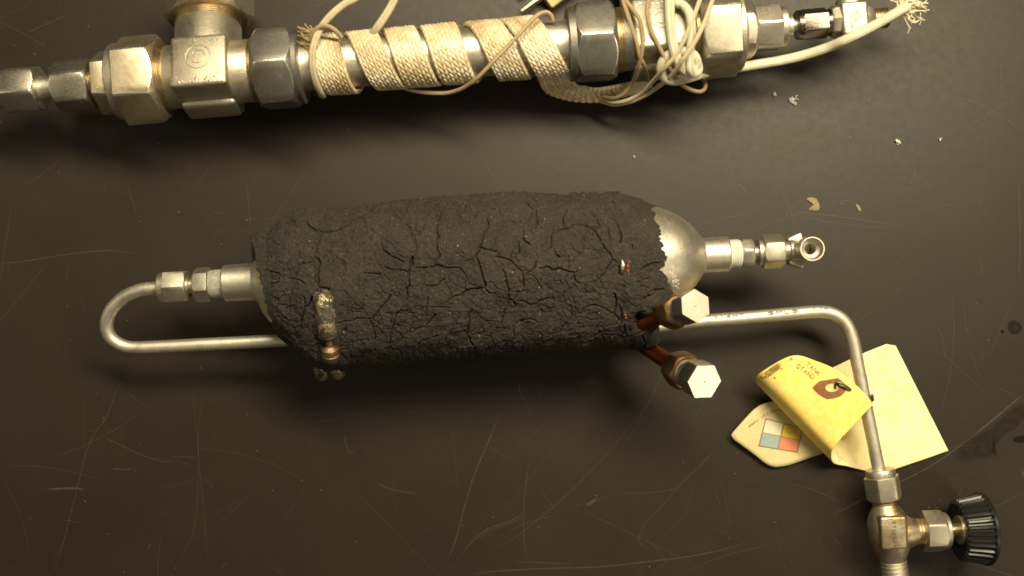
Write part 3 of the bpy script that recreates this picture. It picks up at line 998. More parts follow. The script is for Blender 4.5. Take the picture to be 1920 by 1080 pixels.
ck(F, [(990, 660), (1090, 650)], 1.7); ck(F, [(420, 100), (440, 200), (430, 350)], 1.5); ck(F, [(690, 420), (700, 520), (760, 590)], 1.8)


def carve(pts, w, depth):
    """groove along a jagged line into the raster"""
    J = []
    for i in range(len(pts) - 1):
        (xa, ya), (xb, yb) = pts[i], pts[i + 1]
        L = math.hypot(xb - xa, yb - ya)
        n = max(1, int(L / 4))
        for q_ in range(n):
            f = q_ / n
            J.append((xa + (xb - xa) * f + (random.uniform(-.8, .8) if 0 < q_ else 0), ya + (yb - ya) * f + (random.uniform(-.8, .8) if 0 < q_ else 0)))
    J.append(pts[-1])
    nJ = len(J)
    for i in range(nJ - 1):
        tf = (i + 0.5) / nJ
        ww = w * (0.55 + 0.45 * min(1, 5 * tf, 5 * (1 - tf))) * random.uniform(0.8, 1.15)
        (xa, ya), (xb, yb) = J[i], J[i + 1]
        m_ = ww + 2
        ia, ib = int((min(xa, xb) - m_ - rx0) * RS), int((max(xa, xb) + m_ - rx0) * RS) + 1
        ja, jb = int((min(ya, yb) - m_ - ry0) * RS), int((max(ya, yb) + m_ - ry0) * RS) + 1
        ia, ja = max(0, ia), max(0, ja)
        ib, jb = min(rast.shape[1], ib), min(rast.shape[0], jb)
        if ib <= ia or jb <= ja: continue
        X, Y = np.meshgrid(rx0 + np.arange(ia, ib) / RS, ry0 + np.arange(ja, jb) / RS)
        dx, dy = xb - xa, yb - ya
        L2 = dx * dx + dy * dy + 1e-9
        f = np.clip(((X - xa) * dx + (Y - ya) * dy) / L2, 0, 1)
        d = np.hypot(X - xa - f * dx, Y - ya - f * dy)
        v_ = depth * np.clip(1.25 - d / (ww * 0.5 + 0.35), 0, 1)
        sub = rast[ja:jb, ia:ib]
        np.maximum(sub, v_, out=sub)


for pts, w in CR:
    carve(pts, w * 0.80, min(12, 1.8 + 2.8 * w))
# finer branching hairlines, untraced
for i in range(420):
    x = random.uniform(490, 1235); y = random.uniform(372, 672)
    a = random.uniform(0, 6.28)
    pts = [(x, y)]
    for q_ in range(random.randint(2, 6)):
        a += random.gauss(0, 0.7)
        L = random.uniform(3, 9)
        x += L * math.cos(a); y += L * math.sin(a)
        pts.append((x, y))
    carve(pts, random.uniform(0.5, 1.0), random.uniform(1.2, 3.6))

for i in range(150):
    x = random.uniform(500, 1225); y = random.uniform(375, 668)
    a = random.uniform(0, 6.28)
    pts = [(x, y)]
    for q_ in range(random.randint(6, 12)):
        a += random.gauss(0, 0.55)
        L = random.uniform(3, 7)
        x += L * math.cos(a); y += L * math.sin(a)
        pts.append((x, y))
    carve(pts, random.uniform(0.6, 1.05), random.uniform(2.5, 5.0))

a_ = np.array(AM.a); u_ = np.array(AM.u); s_ = np.array(AM.s)
p0 = np.array(AM.p0); p1 = np.array(AM.p1)
fpar = (SS - AM.t0) / (AM.t1 - AM.t0)
ctr = p0[None, None, :] + (p1 - p0)[None, None, :] * fpar[..., None]
dirs = (np.cos(th)[..., None] * u_ + np.sin(th)[..., None] * s_)


def pos(rr): return ctr + dirs * (rr * KM)[..., None]


Pq = pos(rad)
kz = H / (H - Pq[..., 2])
PX = 960 + Pq[..., 0] * kz; PY = 540 - Pq[..., 1] * kz
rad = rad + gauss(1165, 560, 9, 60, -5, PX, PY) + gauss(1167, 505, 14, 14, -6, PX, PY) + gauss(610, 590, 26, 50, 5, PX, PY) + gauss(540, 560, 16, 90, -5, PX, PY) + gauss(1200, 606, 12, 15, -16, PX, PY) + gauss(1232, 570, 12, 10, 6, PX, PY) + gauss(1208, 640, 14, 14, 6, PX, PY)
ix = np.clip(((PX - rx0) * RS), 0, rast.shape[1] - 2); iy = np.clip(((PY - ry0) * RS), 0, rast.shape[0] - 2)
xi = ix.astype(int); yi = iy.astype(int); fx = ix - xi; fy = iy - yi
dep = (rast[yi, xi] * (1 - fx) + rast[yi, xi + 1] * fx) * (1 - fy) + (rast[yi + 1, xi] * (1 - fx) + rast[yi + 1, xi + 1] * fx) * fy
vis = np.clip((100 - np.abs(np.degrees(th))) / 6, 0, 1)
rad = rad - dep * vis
# crumbled pits
pit = np.clip(vnoise(sh, (6, 6), 41) - 0.55, 0, 1) * 9 * np.clip(vnoise(sh, (50, 50), 42) + 0.3, 0, 1)
rad = rad - pit
rad = np.maximum(rad, stl + 2.5)
Pv = pos(rad)
Pv[..., 2] = np.maximum(Pv[..., 2], 1.2)
# closing rings at both ends, tucked inside the shell
e0 = ctr[0] + dirs[0] * (np.maximum(stl[0] * 0.85, 10) * KM)[..., None]
e1 = ctr[-1] + dirs[0] * (np.maximum(stl[-1] * 0.85, 10) * KM)[..., None]
e0[:, 2] = np.maximum(e0[:, 2], 1.2); e1[:, 2] = np.maximum(e1[:, 2], 1.2)
Pv = np.concatenate([e0[None], Pv, e1[None]], 0)
nr = Pv.shape[0]
idx = np.arange(nr * NTT).reshape(nr, NTT)
nxt = np.roll(idx, -1, axis=1)
quads = np.stack([idx[:-1], idx[1:], nxt[1:], nxt[:-1]], -1).reshape(-1, 4)
me = bpy.data.meshes.new('putty_coating')
me.vertices.add(nr * NTT)
me.vertices.foreach_set('co', (Pv * U).astype(np.float32).ravel())
me.loops.add(quads.size)
me.loops.foreach_set('vertex_index', quads.astype(np.int32).ravel())
me.polygons.add(len(quads))
me.polygons.foreach_set('loop_start', np.arange(0, quads.size, 4, dtype=np.int32))
me.polygons.foreach_set('use_smooth', np.ones(len(quads), dtype=bool))
me.update(calc_edges=True)
if me.polygons[int(len(quads) * 0.25)].normal.dot(Vector((0, 0, 1))) < 0 and False:
    me.flip_normals()
po = link_mesh('putty_coating', me, M['putty'], cyl)
po['label'] = 'matt black putty crust full of cracks'


def putty_z(px, py):
    """height of the crust seen at a picture point"""
    d = (PX - px) ** 2 + (PY - py) ** 2
    d = np.where(np.abs(np.degrees(th)) < 95, d, 1e9)
    i = np.unravel_index(np.argmin(d), d.shape)
    return float(Pv[i[0] + 1, i[1], 2])


# --- left end: neck, taped thread, adapter, nut
g = Geo(); lathe(g, AM, [(480, 36), (478, 35.5), (424, 34.5), (422, 33), (422, 20)], 56)
g.build('neck', M['steel'], cyl, 30)
g = Geo()
lathe(g, AM, [(424, 20), (423, 28)] + [(421 - i * 2.4, 27.6 - 0.25 * (i % 2) - 0.08 * i) for i in range(11)] + [(395, 26)], 40)
g.build('taped_thread', M['ptfe_grey'], cyl, 50)
g = Geo(); hexa(g, AM, 394, 367, 33.5, 20, mi=0, ch0=False); lathe(g, AM, [(369, 18), (366, 18), (364, 14), (357, 14), (356, 16.5), (350, 16.5)], 32)
g.build('hex_adapter', M['steel_nut'], cyl, 28)
g = Geo(); hexa(g, AM, 353, 311, 32.5, 2, ch0=True, ch1=False)
nut = g.build('tube_nut', M['steel_nut'], cyl, 28)
g = Geo(); lathe(g, AM, [(312, 27.5), (301, 27), (299.5, 25.5), (299.5, 12)], 40)
g.build('collar', M['steel_nut'], nut, 30)
# --- U tube
g = Geo()
UT = [(325, 537, 138), (300, 540, 138), (276, 541.5, 137), (256, 546, 135), (233, 557, 131), (214, 574, 126), (203, 593, 120), (200, 611, 114), (204, 627, 109), (215, 640, 105), (233, 649, 102), (256, 652, 101), (304, 650, 100), (400, 645, 99), (470, 641.5, 98), (521, 638.5, 98), (560, 637, 98)]
sweep(g, wpath(UT), 11.4, 28, step=3)
g.build('u_tube', M['tube'], cyl, 60)

# --- right end: neck, taped thread, adapter, nut, elbow
g = Geo(); lathe(g, AM, [(1306, 32), (1322, 33), (1363, 33.5), (1365.5, 32), (1365.5, 20)], 56)
g.build('neck', M['steel'], cyl, 30)
g = Geo()
lathe(g, AM, [(1364, 20), (1365, 26.5)] + [(1367 + i * 1.7, 27.5 - 1.6 * (i % 2)) for i in range(12)] + [(1389, 24)], 40)
g.build('taped_thread', M['ptfe'], cyl, 50)
g = Geo(); hexa(g, AM, 1388, 1411, 29, -8); lathe(g, AM, [(1409, 17), (1413, 17), (1414, 13), (1420, 13), (1421, 24.5), (1431, 25), (1432, 22)], 36)
g.build('hex_adapter', M['steel_nut'], cyl, 28)
g = Geo(); hexa(g, AM, 1428, 1468, 33.5, 33, ch0=True)
g.build('tube_nut', M['steel_nut'], cyl, 28)
# elbow: horizontal barrel, forged block, upright threaded mouth
ex, ey, ez = AM.a, -AM.s, AM.u
elb = None
g = Geo()
lathe(g, AM, [(1462, 17.5), (1478, 17.5), (1480, 21), (1484, 22), (1494, 19), (1502, 20), (1512, 19)], 36)
oc = AM(1493)
for sg_, hh in ((1, 22), (-1, 26)):
    # forged wing: wedge standing out to each side
    b0 = oc + ey * sg_ * 17 * AM.k
    tip = oc + ey * sg_ * hh * 1.12 * AM.k - ex * 3
    rbox(g, (b0 + tip) / 2 - ez * 8, (ex * 0.82 + ey * sg_ * 0.32).normalized(), (ey * 0.9 - ex * 0.25 * sg_).normalized(), ez, 13, 6.5, 14, 2.0)
elb = g.build('elbow_fitting', M['steel_nut'], cyl, 30)
AE = Ax(0, W(1506, 469.5, 140), 1, W(1523.5, 466.5, 206), ref=(0, -1, 0))
AE.k = (H - 190) / H
g = Geo()
hexa(g, AE, 0.02, 0.50, 25, 10, cap=False)
lathe(g, AE, [(0.45, 20)] + thread_prof(0.5, 0.88, 22.6, 1.6, 0.085) + [(0.90, 22.4), (1.0, 22.4), (1.0, 20.4), (0.93, 19.6), (0.80, 16.8), (0.76, 10.5), (0.02, 9.5), (0.0, 2)], 48, caps=False)
g.build('threaded_mouth', M['steel_nut'], elb, 30)

# --- two capped copper stubs
def stub(name, p_out, p_nut, p_cap, corner, cap_m, label, lead=None):
    root = None
    base = W(*p_nut); top = W(*p_cap)
    ax = Ax(0, base, 1, top, ref=(0, -1, 0))
    L = (top - base).length
    ax.k = (H - base.z) / H * (0.89 if base.z > 200 else 1.0)
    pts = [W(*q_) for q_ in (lead or [])] + [W(*p_out), W(*p_out).lerp(base, 0.55) + Vector((0, 0, -3)), base + (top - base) * 0.10, base + (top - base) * 0.2]
    g = Geo(); sweep(g, pts, 14.2, 24, step=3)
    t = g.build('copper_stub', M['copper'], cyl, 60)
    t['label'] = label
    g = Geo(); hexa(g, ax, 0.0, 0.40, 36, corner + 8)
    n = g.build('brass_nut', M['brass'], t, 28)
    g = Geo(); lathe(g, ax, [(0.38, 23), (0.40, 25.5)] + thread_prof(0.42, 0.62, 25, 1.4, 0.05) + [(0.63, 24), (0.65, 20)], 40)
    g.build('thread', M['steel_nut'], t, 40)
    g = Geo(); hexa(g, ax, 0.60, 1.0, 34.5, corner, ch0=True, ch1=False)
    lathe(g, ax, [(0.999, 2.4), (1.004, 2.2), (1.009, 0.6)], 12)
    g.build('cap', cap_m, t, 28)


stub('stub', (1194, 608, 205), (1255, 588.5, 258), (1304, 573, 350), 0, M['cap_matt_dim'], 'copper stub with steel cap leaning over the dome', [(1165, 617, 190)])
stub('stub', (1196, 640, 98), (1268, 689, 158), (1321, 715.5, 246), 30, M['cap'], 'lower copper stub with bright blank steel cap', [(1172, 624, 88)])

# --- outlet tube to the valve
OT = [(1180, 622, 102), (1235, 612, 98), (1300, 603.5, 92), (1400, 595.5, 86), (1480, 588.5, 82), (1530, 584.5, 80), (1556, 586.5, 79), (1577, 597, 78), (1591, 615, 77), (1600, 641, 76), (1609, 688, 74), (1621, 748, 72), (1637, 827, 70), (1646, 872, 68), (1653, 905, 67)]
g = Geo()
OP = sweep(g, wpath(OT), 11.6, 28, step=3)
out_t = g.build('outlet_tube', M['tube'], cyl, 60)
# printed line on the tube
A2 = Ax(1300, W(1300, 603.5, 92), 1540, W(1540, 584.5, 80))


def on_tube(x0, ang0):
    def fn(a, b):
        c = A2(x0 + a)
        be = R(ang0) - b / 11.6
        n_ = A2.u * math.cos(be) + A2.s * math.sin(be)
        return c + n_ * 11.75, n_
    return fn


g = Geo()
strokes(g, '316', on_tube(1335, -14), 8, 5.5, 4.5, 1.7, wob=0.3)
strokes(g, 'HT', on_tube(1372, -14), 8, 5.5, 4.5, 1.7, wob=0.3)
strokes(g, 'SMLS', on_tube(1438, -14), 10, 5.5, 5, 1.9, wob=0.3)
strokes(g, '1/4', on_tube(1520, -14), 7, 5.5, 4, 1.7, wob=0.3)
g.build('printed_text', M['print_grey'], out_t, 60)
# print down the descending leg: worn grey dashes
g = Geo()
A3 = Ax(0, W(1603, 655, 75.5), 1, W(1645, 868, 68.2), ref=(0, 0, 1))
sdir = Vector((1, 0, 0)); sdir = (sdir - A3.a * sdir.dot(A3.a)).normalized()
for i in range(22):
    f = random.choice([0.02, 0.06, 0.1, 0.22, 0.26, 0.45, 0.5, 0.7, 0.74, 0.9, 0.95]) + random.uniform(-.015, .015)
    L_ = random.uniform(0.008, 0.03)
    be = R(random.uniform(38, 62))
    vs_ = []
    for ff in (f, f + L_):
        for db in (-0.06, 0.07):
            n_ = A3.u * math.cos(be + db) + sdir * math.sin(be + db)
            vs_.append(A3(ff) + n_ * 11.8)
    g.add(vs_, [(0, 1, 3, 2)])
g.build('printed_text', M['print_grey'], out_t, 60)

# --- shut-off valve
VZ = 66
AV = Ax(890, W(1650.5, 884, 67), 1100, W(1683, 1104, VZ))       # down the run
AS = Ax(1668, W(1668, 999, VZ), 1880, W(1880, 990, VZ + 2))       # along the stem
AS.u = Vector((0, 0, 1)); AS.u = (AS.u - AS.a * AS.u.dot(AS.a)).normalized(); AS.s = -(AS.u.cross(AS.a))
if AS.s.y > 0: AS.s = -AS.s
g = Geo()
body_r = [(948, 21), (955, 25), (965, 32), (978, 37), (998, 38.5), (1016, 37), (1030, 32), (1042, 26), (1050, 23)]
lathe(g, AV, body_r, 48)
cen = AV(998)
vx = AS.a; vz = Vector((0, 0, 1)); vy = vz.cross(vx)
rbox(g, cen - vx * 5 + vy * 7 + vz * 20, vx, vy, vz, 23, 29, 20, 4.0)
lathe(g, AS, [(1680, 31), (1704, 30), (1712, 25), (1722, 23.5)], 40)
valve = g.build('valve_body', M['valve_cast'], cyl, 30)
valve['label'] = 'rust flecked needle valve body with stamped digits'
g = Geo(); hexa(g, AV, 940, 899, 33.5, 90, ch0=True, ch1=False)
lathe(g, AV, [(900, 27), (889, 27), (886, 25.5), (886, 12)], 40)
g.build('inlet_nut', M['steel_nut'], valve, 28)
g = Geo(); lathe(g, AV, thread_prof(936, 955, 22.5, 2.0, 6.0), 36)
g.build('thread', M['valve_cast'], valve, 40)
g = Geo(); lathe(g, AV, [(1040, 22)] + thread_prof(1048, 1098, 24, 2.6, 7.0) + [(1100, 20)], 40)
g.build('thread', M['steel'], valve, 40)
g = Geo(); lathe(g, AS, [(1700, 22)] + thread_prof(1716, 1738, 24.5, 1.7, 5.0) + [(1740, 21)], 40)
g.build('thread', M['valve_cast'], valve, 40)
g = Geo(); hexa(g, AS, 1730, 1768, 40, 32, ch0=False); lathe(g, AS, [(1766, 34), (1774, 33), (1776, 31), (1776, 12)], 40)
g.build('bonnet_nut', M['steel_nut'], valve, 28)
g = Geo(); lathe(g, AS, [(1770, 13), (1802, 13)], 28)
g.build('stem', M['brass_thread'], valve, 30)
g = Geo(); lathe(g, AS, [(1797, 12), (1796, 26), (1800, 27), (1802, 26)], 36)
g.build('washer', M['steel_nut'], valve, 30)
# stamped digits on the pad
padc = cen - vx * 5 + vy * 7 + vz * 40.3


def on_pad(a, b):
    return padc + (-vy) * (a - 22) + vx * (b - 3) + vz * 0.25, vz


g = Geo(); strokes(g, '3712G4Y', on_pad, 5.0, 6.0, 2.0, 1.1, wob=0.2)
g.build('stamped_digits', M['stamp'], valve, 60)
g = Geo()
AVc = AV


def on_col(a, b):
    be = R(-6) + a / 27
    n_ = AVc.u * math.cos(be) + Vector((1, 0, 0)) * math.sin(be)
    return AVc(897 - b * 1.0) + n_ * 26.3, n_


strokes(g, 'XC', on_col, 5, 6, 2, 1.0)
g.build('stamped_digits', M['stamp'], valve, 60)
# handwheel: tapered, ribbed
g = Geo()
nr_ = 32
prof = [(1803, 8, 0), (1800, 26, 0), (1797, 40, 0), (1794, 50, 0.35), (1797, 57, 1), (1803, 58, 1), (1826, 62.5, 1), (1838, 65.5, 0.9), (1841, 67.5, 0.0), (1846, 67, 0), (1849, 62, 0), (1851, 40, 0), (1852, 10, 0)]
vs_, fs = [], []
nA = nr_ * 8
for t, r, gr in prof:
    c = AS(t)
    for i in range(nA):
        b = 2 * math.pi * i / nA
        ph = (i % 8)
        cut = 5.0 if ph in (0, 1, 2) else (2.0 if ph in (3, 7) else 0)
        rr = (r - gr * cut) * AS.k
        vs_.append(c + (AS.u * math.cos(b) + AS.s * math.sin(b)) * rr)
for j in range(len(prof) - 1):
    for i in range(nA):
        a = j * nA + i; b = j * nA + (i + 1) % nA
        fs.append((a, b, b + nA, a + nA))
fs.append(tuple(range(nA))[::-1]); fs.append(tuple(range((len(prof) - 1) * nA, len(prof) * nA)))
g.add(vs_, fs)
hw = g.build('handwheel', M['knob'], valve, 30)
hw['label'] = 'black ribbed plastic handwheel'

# --- clamp half buried in the putty
zc0 = putty_z(610, 575)
g = Geo()
sweep(g, [W(604, 549, putty_z(604, 556) - 5), W(609, 575, putty_z(609, 575) - 3), W(612, 605, putty_z(612, 605) - 2), W(614, 632, putty_z(614, 632) - 3)], lambda f: (17.5 + 0.5 * math.sin(f * 13)) * (1 - 0.3 * abs(2 * f - 1) ** 9), 28, step=2)
clamp = g.build('hose_clamp', M['coated'], cyl, 40)
clamp['label'] = 'putty smeared metal clamp near the left end'
for px_, py_ in ((594, 551), (610, 548)):
    g = Geo(); lathe(g, Ax(0, W(px_, py_ + 4, putty_z(px_, py_ + 6) + 3), 1, W(px_ - 1, py_ - 4, putty_z(px_, py_) + 6)), [(0, 7), (.6, 7.5), (1, 6), (1.05, 2)], 20)
    g.build('lug', M['coated'], clamp, 40)
g = Geo()
az = putty_z(619, 660)
ac = Ax(0, W(617, 637, putty_z(617, 640) + 5), 1, W(622, 676, az - 6))
lathe(g, ac, [(0, 7), (.28, 7.5), (.34, 13), (.38, 17), (.60, 18), (.63, 15.5), (.67, 18), (.88, 17.5), (.95, 15), (.96, 9), (.93, 4)], 32)
g.build('screw_head', M['rusty_screw'], clamp, 35)
for px_, py_, r_ in ((603, 693, 13), (633, 690, 14)):
    g = Geo(); z_ = 118
    lathe(g, Ax(0, W(px_ - 4, py_ - 14, z_ + 22), 1, W(px_ + 2, py_ + 16, z_ - 6)), [(0, 4), (.15, r_ * .8), (.5, r_), (.85, r_ * .95), (1, r_ * .6), (1.02, 2)], 28)
    g.build('lug', M['rubbed'], clamp, 40)
# bare chip and rust showing through by the right end
g = Geo(); z_ = putty_z(1165, 500)
sweep(g, [W(1166, 487, z_ + 3), W(1168, 497, z_ + 4), W(1166, 508, z_ + 3), W(1163, 515, z_)], lambda f: 0.6 + 3.6 * math.sin(math.pi * min(1, f + 0.08)), 12, step=2)
g.build('bare_chip', M['cap'], cyl, 40)
for pts, r_ in (([(1182, 488), (1178, 495), (1177, 506), (1180, 516)], 2.6), ([(1172, 584), (1173, 592), (1174, 600)], 2.0)):
    g = Geo(); sweep(g, [W(x, y, putty_z(x, y) + 0.2) for x, y in pts], lambda f: 0.5 + r_ * math.sin(math.pi * f) * (0.55 + 0.45 * math.sin(f * 19)), 10, step=1.2)
    g.build('rust_patch', M['rust'], cyl, 40)
# pale crust left on the dome below the coating edge
g = Geo()
for i in range(46):
    f = random.random()
    x = 1243 + 16 * f + random.uniform(-6, 5); y = 508 + 40 * f + random.uniform(-7, 7)
    d = (y - ax_y(x)) / 1.0
    rs = steel_r(x)
    if abs(d) > rs * 0.98: continue
    be = math.asin(max(-1, min(1, d / rs)))
    c = AM(x) + (AM.u * math.cos(be) + AM.s * math.sin(be)) * (rs * KM + 0.3)
    n_ = (AM.u * math.cos(be) + AM.s * math.sin(be))
    rr = random.uniform(1.0, 3.0)
    t1 = AM.a; t2 = n_.cross(t1)
    ring = []
    m_ = 7
    for q_ in range(m_):
        an = 6.283 * q_ / m_
        ring.append(c + (t1 * math.cos(an) + t2 * math.sin(an)) * rr * random.uniform(.6, 1.2) - n_ * 0.6)
    g.add([c + n_ * 0.8] + ring, [(0, 1 + q_, 1 + (q_ + 1) % m_) for q_ in range(m_)])
cr_ = g.build('residue', M['residue'], cyl, 60)
cr_['kind'] = 'stuff'

# ------------------------------------------------------------------ pipe run with tees
pipe = empty('pipe_assembly', 700, 115, 0)
tag(pipe, 'stainless pipe run with two tees and hex nuts along the top edge', 'pipe fitting')
ZP = 125.0


def ry(x): return 172 - 0.0835 * x


AP = Ax(0, W(0, ry(0), ZP), 1700, W(1700, ry(1700), ZP))
VT = 11.5   # how far the camera sees round the near side here


def part(name, mat, fn, parent=None, ang=28):
    g = Geo(); fn(g)
    return g.build(name, mat, parent or pipe, ang)


part('tube_stub', M['steel'], lambda g: lathe(g, AP, [(-90, 22), (-30, 22), (-28, 31), (8, 31), (12, 29)], 40))
part('tube_nut', [M['steel_worn'], M['steel_bright']], lambda g: hexa(g, AP, 11, 78, 46, 4 + VT, edge_mi=1))
part('tube_stub', M['steel'], lambda g: lathe(g, AP, [(76, 22), (110, 22)], 36))
part('tube_nut', [M['steel_worn'], M['steel_bright']], lambda g: hexa(g, AP, 108, 176, 49, 33 + VT, edge_mi=1))
part('thread', M['brass_thread'], lambda g: lathe(g, AP, [(172, 28)] + thread_prof(175, 192, 34, 1.6, 4.5), 36), ang=40)
part('reducer', [M['steel_gold'], M['steel_bright']], lambda g: hexa(g, AP, 189, 221, 60, 18 + VT, edge_mi=1, ch0=False, ch1=True))
part('collar', M['steel_nut'], lambda g: lathe(g, AP, [(214, 50), (217, 66), (220, 70), (234, 71), (238, 69)], 56))
part('large_nut', [M['steel_gold'], M['steel_bright']], lambda g: hexa(g, AP, 234, 309, 85, 17 + VT, ch0=False, ch1=True, edge_mi=1))
part('thread', M['brass_thread'], lambda g: lathe(g, AP, [(300, 50)] + thread_prof(304, 320, 61, 1.6, 4.0), 56), ang=40)


def tee(x0, x1, xc, mat, ring_r, hexR):
    tilt = R(16)
    e1 = AP.a
    by = (-AP.s)                                   # towards picture top
    br = by * math.cos(tilt) - AP.u * math.sin(tilt)     # branch dips towards the bench
    pn = AP.u * math.cos(tilt) + by * math.sin(tilt)     # pad normal
    c = AP(xc); k = AP.k
    g = Geo()
    lathe(g, AP, [(x0, 52), (x0 + 1, 57), (x0 + 4, 58.5), (xc, 57), (x1 - 4, 58.5), (x1 - 1, 57), (x1, 52)], 64)
    AB = Ax(0, c, 100, c + br * 100 * k, ref=pn)
    lathe(g, AB, [(0, 61), (96, 61), (100, 59), (100, 30)], 64)
    hx = 52 * k
    rbox(g, c + br * (-4 * k), e1, br, pn, hx, 51 * k, 66 * k, 7)
    rbox(g, c + br * (-14 * k) + pn * (-24 * k), e1, br, pn, hx * 0.98, 52 * k, 30 * k, 8)
    t = g.build('tee_body', mat, pipe, 35)
    g = Geo()
    lathe(g, AB, [(92, 50)] + thread_prof(99, 120, 61, 1.6, 4.0), 56)
    g.build('thread', M['brass_thread'], t, 40)
    g = Geo()
    hexa(g, AB, 114, 178, hexR, -17, ch0=True, ch1=True, edge_mi=1)
    g.build('branch_nut', [M['steel_gold'], M['steel_bright']], t, 28)
    # raised maker's ring with an open circle inside
    g = Geo()
    pc = c + pn * (66.2 * k) + br * (2 * k)
    loop = []
    for rr_, a0, a1 in ((ring_r, 0, 360), (ring_r * 0.55, -150, 150)):
        pts = [pc + (e1 * math.cos(R(a0 + (a1 - a0) * i / 40)) + br * math.sin(R(a0 + (a1 - a0) * i / 40))) * rr_ * k for i in range(41)]
        sweep(g, pts, 0.9, 8, smooth=False, caps=False)
    g.build('raised_mark', mat, t, 60)
    # cast lettering worn to nubs along the pad edge
    g = Geo()
    for i in range(26):
        pp = c + pn * (66 * k) + e1 * random.uniform(-44, 44) * k + br * random.choice([-46, -40, 34]) * k + br * random.uniform(-2, 2)
        rbox(g, pp, e1, br, pn, random.uniform(1, 3), random.uniform(.8, 2), 0.7, 0.3)
    n_ = g.build('cast_lettering', M['steel_gold'], t, 60)
    n_['kind'] = 'stuff'
    return t


tee(312, 479, 391, M['cast'], 23, 86)
part('thread', M['brass_thread'], lambda g: lathe(g, AP, [(470, 50)] + thread_prof(475, 491, 60, 1.6, 4.0), 56), ang=40)
part('large_nut', [M['steel_dark'], M['steel_bright']], lambda g: (hexa(g, AP, 484, 560, 80, -10 + VT, edge_mi=1), lathe(g, AP, [(555, 60), (559, 69), (567, 69), (569, 67), (569, 40)], 56)))
part('straight_pipe', M['steel'], lambda g: lathe(g, AP, [(560, 46), (1085, 46)], 72))
part('large_nut', [M['steel_dark'], M['steel_bright']], lambda g: (hexa(g, AP, 1076, 1152, 79, -10 + VT, edge_mi=1), lathe(g, AP, [(1064, 44), (1064, 66), (1066, 70), (1078, 71)], 56)))
part('thread', M['brass_thread'], lambda g: lathe(g, AP, [(1146, 50)] + thread_prof(1150, 1166, 60, 1.6, 4.0), 56), ang=40)
tee(1160, 1300, 1232, M['cast_grey'], 20, 86)
part('thread', M['brass_thread'], lambda g: lathe(g, AP, [(1290, 50)] + thread_prof(1296, 1312, 62, 1.6, 4.0), 56), ang=40)
part('large_nut', [M['steel_nut'], M['steel_bright']], lambda g: hexa(g, AP, 1304, 1376, 87, 28 + VT, ch1=False, edge_mi=1))
part('collar', M['steel_nut'], lambda g: lathe(g, AP, [(1372, 70), (1374, 76), (1384, 75), (1387, 72), (1387, 40)], 64))
part('reducer', [M['steel_nut'], M['steel_bright']], lambda g: hexa(g, AP, 1383, 1411, 56, 30 + VT, edge_mi=1))
part('tube_nut', [M['steel_nut'], M['steel_bright']], lambda g: (hexa(g, AP, 1409, 1460, 45, -12 + VT, ch1=False, edge_mi=1), lathe(g, AP, [(1458, 38), (1470, 38), (1472, 36), (1472, 15)], 44)))
part('ferrule', M['steel'], lambda g: lathe(g, AP, [(1468, 20), (1484, 20), (1485, 18), (1485, 8)], 36))
part('tube_stub', M['tube'], lambda g: lathe(g, AP, [(1480, 11), (1510, 11)], 28))
part('tube_nut', [M['steel_black'], M['steel_bright']], lambda g: (lathe(g, AP, [(1494, 12), (1492, 25), (1494, 27), (1503, 27)], 36), hexa(g, AP, 1501, 1548, 29, 20 + VT, ch1=False, edge_mi=1)))
part('ferrule', M['steel_black'], lambda g: lathe(g, AP, [(1546, 24), (1556, 25), (1560, 26)], 36))


def pblock(g):
    e1 = AP.a; by = -AP.s; up = AP.u
    c = AP(1594)
    lathe(g, AP, [(1553, 20), (1556, 28), (1561, 31), (1572, 32), (1584, 29), (1604, 27), (1618, 29), (1630, 26), (1635, 22), (1636, 12)], 8)
    rbox(g, c - by * 2 + up * 2, e1, by, up, 23, 29, 29, 5)
    AB = Ax(0, c, 60, c + by * 60, ref=up)
    lathe(g, AB, [(10, 26), (34, 25), (38, 22), (38, 10)], 32)


pb = part('union_block', M['cast_grey'], pblock, ang=30)
part('thread', M['brass_thread'], lambda g: lathe(g, AP, [(1630, 14)] + thread_prof(1635, 1664, 19, 2.2, 6.0) + [(1665, 17), (1666, 14), (1660, 9)], 32), ang=40)
cB = AP(1594)
g = Geo(); ABp = Ax(0, cB, 60, cB + (-AP.s) * 60, ref=AP.u)
lathe(g, ABp, [(34, 14)] + thread_prof(37, 62, 19, 2.0, 5.5), 32); g.build('thread', M['brass_thread'], pb, 40)
# outlined P on the block
g = Geo()
o_ = cB + AP.u * 31.3 + AP.a * (-9)
yv = -AP.s


def ploop(pts):
    sweep(g, [o_ + AP.a * x + yv * y for x, y in pts], 0.7, 6, smooth=False)


outer = [(0, -20), (0, 9)] + [(9 + 8.5 * math.sin(R(a)), 1 + 8 * math.cos(R(a))) for a in range(0, 181, 15)] + [(3.2, -7), (3.2, -20), (0, -20)]
inner = [(3.2, 6), (8.6, 6)] + [(8.8 + 5.2 * math.sin(R(a)), 1 + 5 * math.cos(R(a))) for a in range(15, 166, 15)] + [(3.2, -4), (3.2, 6)]
ploop(outer); ploop(inner)
g.build('stamped_letter', M['stamp'], pb, 60)

